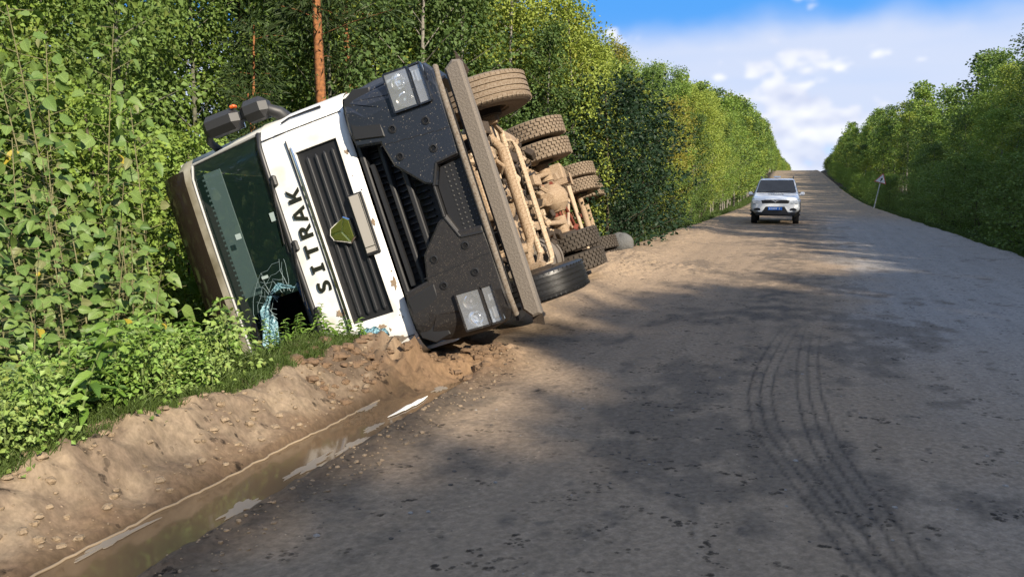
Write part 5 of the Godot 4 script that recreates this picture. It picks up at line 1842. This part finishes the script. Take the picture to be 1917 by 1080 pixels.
func build_trailer() -> void:
	# it hangs slightly across behind the lorry: turned about the coupling
	var X := TRUCK * Transform3D(Basis(Vector3.UP, 0.105), V(0.0, 0.0, -7.6)) 
	var o := thing("tipper_trailer", "dusty trailer with rust-red frame lying on its side behind the lorry", "trailer", X)
	# own axes: origin below the coupling, z forwards
	for s in [-1.0, 1.0]:
		var rl := MB.new()
		rl.box(V(s * 0.42, 0.98, -3.6), V(0.10, 0.24, 6.4), 0.01)
		part("frame_rail", rl, M.rust_dust, o)
		for w in [-3.75, -5.05]:
			var sp := MB.new()
			for k in 4:
				sp.bar(V(s * 0.48, 0.74 - 0.03 * k, w), V(s * 0.48, 0.80 - 0.02 * k, w + 0.55 - 0.1 * k), 0.085, 0.024)
				sp.bar(V(s * 0.48, 0.74 - 0.03 * k, w), V(s * 0.48, 0.80 - 0.02 * k, w - 0.55 + 0.1 * k), 0.085, 0.024)
			part("leaf_spring", sp, M.dust, o)
			wheel("wheel", o, V(s * 1.06, 0.54, w), s, 0.30, true, M.tyre_dust if s > 0 else M.tyre_mid, M.dust)
			wheel("wheel", o, V(s * 0.71, 0.54, w), s, 0.30, true, M.tyre_dust if s > 0 else M.tyre_mid, M.dust)
	for w in [-3.75, -5.05]:
		var ax := MB.new()
		ax.tube([V(-0.95, 0.54, w), V(0.95, 0.54, w)], 0.075, 0.075, 10)
		part("axle", ax, M.dust, o)
	for k in 7:
		var xm := MB.new()
		xm.box(V(0, 0.95, -0.8 - 0.95 * k), V(0.84, 0.16, 0.08), 0.0)
		part("crossmember", xm, M.rust_red if k % 2 else M.rust_dust, o)
	for q in [[V(0.34, 0.72, -1.2), V(-0.34, 0.70, -2.6)], [V(-0.34, 0.72, -1.2), V(0.34, 0.70, -2.6)], [V(0.55, 0.78, -1.0), V(0.55, 0.76, -3.2)], [V(-0.62, 0.78, -1.0), V(-0.62, 0.76, -3.2)], [V(-0.8, 0.62, -2.9), V(0.7, 0.62, -2.95)], [V(-0.8, 0.58, -2.4), V(0.6, 0.60, -2.3)]]:
		var br := MB.new()
		br.tube(q, 0.035, 0.035, 8)
		part("brace", br, M.dust_pale if q[0].x < 0 else M.rust_red, o)
	for s in [-1.0, 1.0]:
		var lg := MB.new()
		lg.box(V(s * 0.62, 0.75, -1.7), V(0.12, 0.62, 0.12), 0.01)
		lg.box(V(s * 0.62, 0.43, -1.7), V(0.26, 0.03, 0.24), 0.01)
		part("landing_leg", lg, M.dust, o)
	for s in [-1.0, 1.0]:
		var bx := MB.new()
		bx.box(V(s * 0.95, 0.80, -2.55), V(0.36, 0.40, 0.7), 0.03)
		part("side_box", bx, M.dust_dark if s < 0 else M.dust, o)
	# tipping body: floor, walls and ribs
	var bd := MB.new()
	bd.box(V(0, 1.16, -3.6), V(2.30, 0.08, 6.6), 0.0)
	for s in [-1.0, 1.0]:
		bd.box(V(s * 1.17, 1.92, -3.6), V(0.06, 1.44, 6.6), 0.0)
	bd.box(V(0, 1.92, -0.32), V(2.28, 1.42, 0.06), 0.0)
	bd.box(V(0, 1.92, -6.88), V(2.28, 1.42, 0.06), 0.0)
	part("tipping_body", bd, M.body_grey, o)
	for s in [-1.0, 1.0]:
		for k in 8:
			var rb := MB.new()
			rb.box(V(s * 1.225, 1.92, -0.6 - 0.86 * k), V(0.05, 1.4, 0.09), 0.01)
			part("body_rib", rb, M.body_grey, o)
	for k in 40:
		var bk := MB.new()
		var at := V(rng.randf_range(-0.8, 0.8), rng.randf_range(0.62, 0.9), rng.randf_range(-6.0, -0.8))
		bk.box(at, V(rng.randf_range(0.06, 0.18), rng.randf_range(0.05, 0.12), rng.randf_range(0.06, 0.2)), 0.012, Basis(rnd_dir(rng), rng.randf()))
		part("bracket", bk, [M.dust, M.dust_dark, M.rust_red][k % 3], o)
	var hs := MB.new()
	hs.tube([V(-0.9, 0.5, -6.3), V(-1.25, 0.35, -6.6), V(-1.5, 0.45, -6.8), V(-1.6, 0.75, -6.9)], 0.018, 0.018, 6)
	part("dangling_hose", hs, M.black_plastic, o)

# ---------------------------------------------------------------- patrol car; own axes: x to its left, y up, z forwards
func build_car() -> void:
	var cz := -35.0
	var o := thing("patrol_car", "white patrol car with blue number plate parked on the dirt road, facing the viewer", "car", Transform3D(Basis(Vector3.UP, 0.02), V(-1.10, height(-1.1, cz) - 0.01, cz)))
	# stations: z, bottom, shoulder height, half width, top, half width at top
	var sts := [[2.36, 0.52, 0.84, 0.74, 0.98, 0.70], [2.33, 0.50, 0.88, 0.84, 1.04, 0.78], [2.22, 0.46, 0.92, 0.92, 1.09, 0.84], [2.0, 0.50, 0.98, 0.945, 1.14, 0.86], [1.5, 0.55, 1.04, 0.95, 1.20, 0.86], [1.02, 0.50, 1.08, 0.95, 1.25, 0.85], [0.96, 0.50, 1.09, 0.95, 1.27, 0.85], [0.60, 0.48, 1.10, 0.95, 1.545, 0.775], [0.27, 0.48, 1.10, 0.95, 1.83, 0.70], [0.10, 0.48, 1.10, 0.95, 1.86, 0.69], [-0.8, 0.48, 1.10, 0.95, 1.88, 0.69], [-1.9, 0.50, 1.10, 0.95, 1.86, 0.69], [-2.25, 0.52, 1.10, 0.93, 1.80, 0.68], [-2.36, 0.56, 1.08, 0.88, 1.55, 0.70]]
	var b := MB.new()
	var p := PackedVector3Array()
	var nu := 14
	for s in sts:
		var h: Array = [V(0, s[1], s[0]), V(s[3] * 0.86, s[1], s[0]), V(s[3], s[1] + 0.12, s[0]), V(s[3] + 0.012, (s[1] + s[2]) * 0.5, s[0]), V(s[3] - 0.01, s[2], s[0]), V(s[5] + 0.02, s[4] - 0.05, s[0]), V(s[5] - 0.06, s[4], s[0])]
		for k in 7:
			p.append(h[k])
		for k in 7:
			var q: Vector3 = h[6 - k]
			if k == 6:
				q = h[0] + V(-0.001, 0, 0)
			p.append(V(-q.x, q.y, q.z))
	b.grid(p, nu, sts.size(), true, true)
	var cap := PackedVector2Array()
	for k in nu:
		if k != 13:
			cap.append(Vector2(p[k].x, p[k].y))
	b.slab(cap, 2.30, 2.362)
	var cap2 := PackedVector2Array()
	for k in nu:
		if k != 13:
			var q: Vector3 = p[(sts.size() - 1) * nu + k]
			cap2.append(Vector2(q.x, q.y))
	b.slab(cap2, -2.361, -2.3)
	part("body", b, M.car_white, o)
	var gl := MB.new()
	gl.quad(V(-0.79, 1.30, 0.985), V(0.79, 1.30, 0.985), V(0.665, 1.81, 0.345), V(-0.665, 1.81, 0.345))
	gl.quad(V(-0.79, 1.27, 0.95), V(-0.665, 1.78, 0.307), V(0.665, 1.78, 0.307), V(0.79, 1.27, 0.95))
	part("windscreen", gl, M.dark_glass, o)
	for s in [-1.0, 1.0]:
		for w in [[0.52, -0.42], [-0.52, -1.30], [-1.40, -2.12]]:
			var sg := MB.new()
			var q: Array = [V(s * 0.945, 1.14, w[0] + (0.22 if w[0] > 0 else 0.0)), V(s * 0.945, 1.14, w[1]), V(s * 0.735, 1.76, w[1]), V(s * 0.735, 1.76, w[0] - (0.2 if w[0] > 0 else 0.0))]
			if s > 0:
				sg.quad(q[0], q[1], q[2], q[3])
			else:
				sg.quad(q[3], q[2], q[1], q[0])
			part("side_window", sg, M.dark_glass, o)
		var mi := MB.new()
		mi.box(V(s * 1.045, 1.24, 0.66), V(0.17, 0.14, 0.12), 0.035)
		mi.tube([V(s * 0.92, 1.20, 0.70), V(s * 1.02, 1.22, 0.67)], 0.025, 0.025, 6)
		part("wing_mirror", mi, M.car_white, o)
		var hl := MB.new()
		hl.slab(PackedVector2Array([Vector2(s * 0.50, 0.86), Vector2(s * 0.85, 0.84), Vector2(s * 0.90, 0.96), Vector2(s * 0.82, 1.015), Vector2(s * 0.56, 0.985)]), 2.20, 2.372, 0.015)
		part("headlight", hl, M.car_lamp, o)
		var lb := MB.new()
		lb.lathe([Vector2(0.055, 0.0), Vector2(0.045, -0.02), Vector2(0.0, -0.03)], Transform3D(Basis(V(0, 0, 1), V(0, 1, 0), V(-1, 0, 0)), V(s * 0.66, 0.925, 2.385)), 14)
		part("lamp_bowl", lb, M.chrome, o)
		var fg := MB.new()
		fg.slab(PackedVector2Array([Vector2(s * 0.56, 0.58), Vector2(s * 0.80, 0.58), Vector2(s * 0.83, 0.64), Vector2(s * 0.70, 0.69), Vector2(s * 0.58, 0.66)]), 2.26, 2.376, 0.006)
		part("fog_lamp", fg, M.black_plastic, o)
		for w in [1.42, -1.36]:
			var ar := MB.new()
			var wl := MB.new()
			wl.lathe([Vector2(0.21, -0.10), Vector2(0.34, -0.118), Vector2(0.365, -0.085), Vector2(0.372, 0.0), Vector2(0.365, 0.085), Vector2(0.34, 0.118), Vector2(0.21, 0.10)], Transform3D(Basis(), V(s * 0.82, 0.372, w)), 28)
			part("tyre", wl, M.tyre_black, o)
			var ri := MB.new()
			ri.lathe([Vector2(0.0, -0.07), Vector2(0.21, -0.07), Vector2(0.215, 0.0), Vector2(0.21, 0.07), Vector2(0.0, 0.07)], Transform3D(Basis(), V(s * 0.82, 0.372, w)), 20)
			part("rim", ri, M.chrome_dull, o)
			for k in 9:
				var a := PI * k / 8.0
				ar.box(V(s * 0.955, 0.39 + 0.43 * sin(a), w + 0.43 * cos(a)), V(0.05, 0.05, 0.18), 0.012, Basis(V(1, 0, 0), a + PI / 2 + PI / 2 if false else PI / 2 - a + PI / 2))
			part("wheel_arch", ar, M.black_plastic, o)
		var rr := MB.new()
		rr.tube([V(s * 0.66, 1.88, 0.1), V(s * 0.66, 1.95, -0.05), V(s * 0.66, 1.95, -1.8), V(s * 0.66, 1.87, -1.95)], 0.022, 0.022, 6)
		part("roof_rail", rr, M.black_plastic, o)
	var gr := MB.new()
	gr.slab(PackedVector2Array([Vector2(-0.50, 0.86), Vector2(0.50, 0.86), Vector2(0.55, 0.98), Vector2(0.40, 1.01), Vector2(-0.40, 1.01), Vector2(-0.55, 0.98)]), 2.25, 2.374, 0.01)
	part("grille", gr, M.black_plastic, o)
	var eb := MB.new()
	eb.slab(PackedVector2Array([Vector2(-0.17, 0.975), Vector2(-0.05, 0.95), Vector2(0.0, 0.885), Vector2(0.05, 0.95), Vector2(0.17, 0.975), Vector2(0.05, 0.985), Vector2(0.0, 0.95), Vector2(-0.05, 0.985)]), 2.37, 2.39)
	part("emblem", eb, M.chrome, o)
	var lo := MB.new()
	lo.slab(PackedVector2Array([Vector2(-0.58, 0.40), Vector2(0.58, 0.40), Vector2(0.50, 0.52), Vector2(0.36, 0.735), Vector2(-0.36, 0.735), Vector2(-0.50, 0.52)]), 2.25, 2.378, 0.012)
	part("lower_grille", lo, M.black_plastic, o)
	var un := MB.new()
	un.box(V(0, 0.42, 2.28), V(1.5, 0.12, 0.12), 0.03)
	un.box(V(0, 0.48, -0.1), V(1.5, 0.12, 4.3), 0.0)
	part("underside", un, M.black_plastic, o)
	var pl := MB.new()
	pl.box(V(0, 0.655, 2.388), V(0.54, 0.115, 0.012), 0.003)
	var plm := part("number_plate", pl, M.plate_blue, o)
	for q in [[-0.20, 0.05], [-0.115, 0.04], [-0.06, 0.04], [-0.005, 0.04], [0.05, 0.04], [0.17, 0.06]]:
		var d := MB.new()
		d.box(V(q[0], 0.655, 2.395), V(q[1] * 0.7, 0.055, 0.003), 0.0)
		part("plate_mark", d, M.plate_white, plm)
	var hood := MeshInstance3D.new()
	hood.mesh = letter_mesh("ПОЛИЦИЯ", 0.085, 0.006)
	hood.material_override = M.letter_black
	hood.name = "bonnet_lettering"
	hood.transform = Transform3D(Basis(V(1, 0, 0), deg_to_rad(-62.0)), V(0, 1.20, 1.52))
	hood.transform.origin = V(0, 1.218, 1.50)
	o.add_child(hood)
	var bar := MB.new()
	bar.box(V(0, 1.945, -0.15), V(0.30, 0.07, 0.2), 0.02)
	part("light_bar", bar, M.car_lamp, o)
	for s in [-1.0, 1.0]:
		var st := MB.new()
		st.box(V(s * 0.957, 0.93, -0.25), V(0.012, 0.13, 3.0), 0.0)
		part("side_stripe", st, M.stripe_blue, o)
	var wp := MB.new()
	for s in [-0.5, 0.1]:
		wp.tube([V(s, 1.30, 0.985), V(s + 0.45, 1.36, 0.915)], 0.010, 0.008, 5)
	part("wiper", wp, M.black_plastic, o)
	var pp := MB.new()
	pp.box(V(-0.25 + 0.55, 1.72, 0.432), V(0.42, 0.10, 0.01), 0.0, Basis(V(1, 0, 0), -0.9))
	part("windscreen_paper", pp, M.sticker, o)

# ---------------------------------------------------------------- road sign
func build_sign() -> void:
	var x := 4.30
	var z := -54.5
	var o := thing("road_sign", "white triangular warning sign on a leaning pole at the right verge", "sign", Transform3D(Basis(V(0, 0, 1), -0.17), V(x, height(x, z), z)))
	var b := MB.new()
	b.tube([V(0, -0.3, 0), V(0, 2.05, 0)], 0.035, 0.035, 8)
	part("pole", b, M.pole_grey, o)
	var tri_ := func(r: float) -> PackedVector2Array:
		return PackedVector2Array([Vector2(0, r), Vector2(-r * 0.866, -r * 0.5), Vector2(r * 0.866, -r * 0.5)])
	var T := Transform3D(Basis(V(0, 0, 1), -0.10), V(0.0, 1.86, 0.05))
	var a := MB.new()
	a.slab(tri_.call(0.43), -0.01, 0.006, 0.0, T)
	part("sign_border", a, M.sign_red, o)
	var c := MB.new()
	c.slab(tri_.call(0.345), 0.006, 0.010, 0.0, T)
	part("sign_face", c, M.sign_white, o)
	var d := MB.new()
	d.slab(PackedVector2Array([Vector2(-0.035, -0.12), Vector2(0.02, -0.12), Vector2(0.05, 0.0), Vector2(0.10, 0.03), Vector2(0.02, 0.13), Vector2(-0.05, 0.04), Vector2(-0.02, 0.0)]), 0.010, 0.014, 0.0, T)
	part("sign_symbol", d, M.letter_black, o)

# ---------------------------------------------------------------- puddle, foam, clods, stones
func blob(r: RandomNumberGenerator, a: float, c: float, turn: float) -> PackedVector2Array:
	var o := PackedVector2Array()
	var ph := r.randf() * TAU
	for k in 40:
		var t := TAU * k / 40.0
		var q := 1.0 + 0.22 * sin(t * 3.0 + ph) + 0.14 * sin(t * 5.0 + ph * 2.0) + r.randf_range(-0.22, 0.22) + 0.16 * sin(t * 9.0 + ph)
		o.append(Vector2(cos(t) * a * q, sin(t) * c * q).rotated(turn))
	return o

const WATER := -0.036

func build_puddle() -> void:
	var b := MB.new()
	var n := 60
	var p := PackedVector3Array()
	for j in n + 1:
		var z := lerpf(0.5, -6.3, float(j) / n)
		for i in 5:
			p.append(V(lerpf(-3.03, -2.50, i / 4.0), WATER, z))
	b.grid(p, 5, n + 1)
	kind(part("puddle_water", b, M.water, null), "structure")
	# pale line of dried scum where water meets bank
	var s := MB.new()
	var path: Array = []
	for k in 150:
		var z := lerpf(-0.6, -6.15, k / 149.0)
		path.append(V(water_edge_left(z) - 0.010 + 0.020 * fd.get_noise_2d(z * 60.0, 31.0), WATER + 0.003 + 0.006 * fd.get_noise_2d(z * 40.0, 77.0), z))
	s.tube(path, 0.008, 0.006, 6)
	tag(part("scum_line", s, M.scum, null), "pale line of dried scum along the foot of the mud bank", "scum")
	var r := RandomNumberGenerator.new()
	r.seed = 31
	var fo := [[-2.60, -3.55, 0.035, 0.20, "long grey foam patch at the puddle's road side, nearest the viewer"], [-2.57, -2.95, 0.05, 0.12, "small broken foam patch left of the long grey one"], [-2.56, -3.95, 0.03, 0.16, "narrow foam patch midway along the puddle's road side"], [-2.62, -4.30, 0.03, 0.10, "little foam patch before the white sliver"], [-2.74, -5.45, 0.05, 0.06, "round foam patch in the middle of the puddle's far end"], [-2.64, -5.35, 0.045, 0.08, "foam patch beside the round one at the far end"], [-2.82, -5.85, 0.06, 0.09, "foam patch in the last bend of the puddle before the lorry"], [-2.68, -5.72, 0.03, 0.05, "tiny foam patch at the far end of the puddle"], [-2.90, -4.70, 0.03, 0.12, "foam strip clinging to the bank side of the puddle"], [-2.90, -5.25, 0.04, 0.14, "foam strip on the bank side near the lorry"], [-2.88, -2.45, 0.025, 0.18, "thin foam patch at the bottom of the picture"]]
	for f in fo:
		var q := MB.new()
		q.slab(blob(r, f[2], f[3], 0.0), 0.0, 0.004, 0.002, Transform3D(Basis(V(1, 0, 0), V(0, 0, -1), V(0, 1, 0)), V(f[0] - 0.03, WATER + 0.003, f[1])))
		tag(part("foam_patch", q, M.foam, null), f[4], "foam", "foam on the puddle")
	var sl := MB.new()  # flat white shape laid on the water surface
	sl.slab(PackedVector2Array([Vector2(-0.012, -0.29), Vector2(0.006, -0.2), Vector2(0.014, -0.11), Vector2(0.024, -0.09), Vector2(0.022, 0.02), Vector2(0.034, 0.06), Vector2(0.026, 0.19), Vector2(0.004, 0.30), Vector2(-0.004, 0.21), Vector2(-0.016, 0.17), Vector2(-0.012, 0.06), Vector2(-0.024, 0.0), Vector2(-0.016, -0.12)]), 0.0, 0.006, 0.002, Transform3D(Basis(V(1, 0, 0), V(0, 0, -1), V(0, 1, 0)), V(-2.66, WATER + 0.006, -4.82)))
	tag(part("white_sliver", sl, M.sliver, null), "long white sliver on the puddle by the road edge", "debris")

func clod_mesh(seed_: int, flat: float) -> ArrayMesh:
	var r := RandomNumberGenerator.new()
	r.seed = seed_
	var b := MB.new()
	var pts := []
	var nu := 7
	var nv := 5
	var p := PackedVector3Array()
	for j in nv:
		for i in nu:
			var a := TAU * i / nu
			var e := PI * 0.97 * (float(j) / (nv - 1) - 0.5)
			var q := r.randf_range(0.72, 1.2)
			if j == 0 or j == nv - 1:
				q = 0.9
			p.append(V(cos(a) * cos(e), sin(e) * flat, sin(a) * cos(e)) * q)
	for j in nv - 1:
		for i in nu:
			var i2 := (i + 1) % nu
			b.quad(p[j * nu + i], p[(j + 1) * nu + i], p[(j + 1) * nu + i2], p[j * nu + i2])
	return b.mesh()

func scatter(called: String, mesh_: Mesh, m: Material, places: Array, label: String, category: String) -> void:
	var mm := MultiMesh.new()
	mm.transform_format = MultiMesh.TRANSFORM_3D
	mm.mesh = mesh_
	mm.instance_count = places.size()
	for k in places.size():
		var p: Array = places[k]
		mm.set_instance_transform(k, Transform3D(Basis(Vector3.UP, rng.randf() * TAU).scaled_local(V(p[2], p[2] * rng.randf_range(0.6, 1.0), p[2])), V(p[0], height(p[0], p[1]) + p[2] * 0.12, p[1])))
	var g := MultiMeshInstance3D.new()
	g.name = called
	g.multimesh = mm
	g.material_override = m
	add_child(g)
	tag(g, label, category)
	kind(g, "stuff")

func build_debris() -> void:
	var pl: Array = []
	while pl.size() < 2600:
		var z := -(1.6 + 22.0 * pow(rng.randf(), 1.6))
		var x := rng.randf_range(-2.4, 4.0)
		var k := fn.get_noise_2d(x * 9.0, z * 7.0) + 0.5 * fd.get_noise_2d(x * 22.0, z * 16.0) + 0.25 * bell(x + 0.2, 0.6)
		if k > rng.randf_range(-0.1, 0.5):
			pl.append([x, z, 0.003 + 0.012 * pow(rng.randf(), 4.0)])
	scatter("mud_crumbs", clod_mesh(1, 0.42), M.clod_dark, pl, "dark crumbs of mud strewn over the road", "mud")
	pl = []
	while pl.size() < 1500:
		var z := -rng.randf_range(1.5, 6.4)
		var on_bank := rng.randf() < 0.72
		var x := (rng.randf_range(-3.75, -3.02) if on_bank else rng.randf_range(-2.5, -2.2))
		pl.append([x, z, 0.005 + (0.030 if on_bank else 0.016) * pow(rng.randf(), 4.5)])
	scatter("bank_crumbs", clod_mesh(2, 0.7), M.clod_tan, pl, "crumbled lumps of dried earth on the mud bank", "mud")
	pl = []
	while pl.size() < 420:
		var z := -rng.randf_range(4.5, 6.5)
		var x := rng.randf_range(-3.6, -2.55) + (z + 5.0) * -0.05
		if x < -3.02 or z < -5.6:
			pl.append([x, z, 0.01 + 0.055 * pow(rng.randf(), 3.0)])
	scatter("torn_earth", clod_mesh(3, 0.7), M.clod_brown, pl, "heap of freshly torn brown earth in front of the lorry", "mud")
	pl = []
	for k in 160:
		pl.append([rng.randf_range(-2.2, 4.0), -(1.5 + 14.0 * pow(rng.randf(), 1.5)), 0.005 + 0.012 * pow(rng.randf(), 3.0)])
	scatter("pebbles", clod_mesh(4, 0.6), M.pebble, pl, "small pale pebbles scattered over the road", "pebbles")
	# boulder beside the trailer's wheels
	var b := MB.new()
	var p := PackedVector3Array()
	for j in 13:
		for i in 18:
			var a := TAU * i / 18.0
			var e := PI * 0.98 * (j / 12.0 - 0.5)
			var d := V(cos(a) * cos(e), sin(e), sin(a) * cos(e))
			p.append(d * V(0.30, 0.27, 0.26) * (1.0 + 0.22 * fn.get_noise_3d(d.x * 16.0, d.y * 16.0, d.z * 16.0) + 0.08 * fd.get_noise_3d(d.x * 20.0, d.y * 20.0, d.z * 20.0)))
	b.grid(p, 18, 13, true, true)
	tag(part("boulder", b, M.boulder, null, Transform3D(Basis(), V(-3.95, height(-3.95, -17.6) + 0.14, -17.6))), "rounded grey boulder at the road edge beside the trailer's lower wheels", "stone")
	# crazed glass fallen from the windscreen
	for q in [[V(-4.36, 0.0, -5.36), 0.24, "blue-tinged heap of shattered windscreen glass on the bank below the cab"], [V(-3.42, 0.36, -5.60), 0.16, "blue-tinged scrap of shattered glass by the white front panel"]]:
		var g := MB.new()
		var gp := PackedVector3Array()
		for j in 9:
			for i in 9:
				var u := (i / 8.0 - 0.5)
				var v := (j / 8.0 - 0.5)
				gp.append(V(u * 1.6, 0.30 - 1.0 * (u * u + v * v) + 0.16 * sin(i * 2.4 + j * 1.3) * cos(j * 2.1) , v * 1.1) * q[1])
		g.grid(gp, 9, 9, false, true)
		tag(part("shattered_glass", g, M.crazed_glass, null, Transform3D(Basis(V(0, 1, 0), 0.4), V(q[0].x, maxf(q[0].y - 0.04, height(q[0].x, q[0].z) + 0.03), q[0].z))), q[2], "broken glass")
	# a torn grey flap and a brick-red lump at the foot of the white panel
	var fl := MB.new()
	fl.slab(PackedVector2Array([Vector2(-0.14, -0.02), Vector2(0.02, -0.05), Vector2(0.13, 0.03), Vector2(0.04, 0.05), Vector2(-0.10, 0.03)]), 0.0, 0.008, 0.002, Transform3D(Basis(V(0.3, 1, 0.1).normalized(), 0.3), V(-3.26, height(-3.3, -5.62) + 0.12, -5.66)))
	tag(part("torn_flap", fl, M.dusty_grey, null), "torn grey plastic flap against the white front panel", "debris")
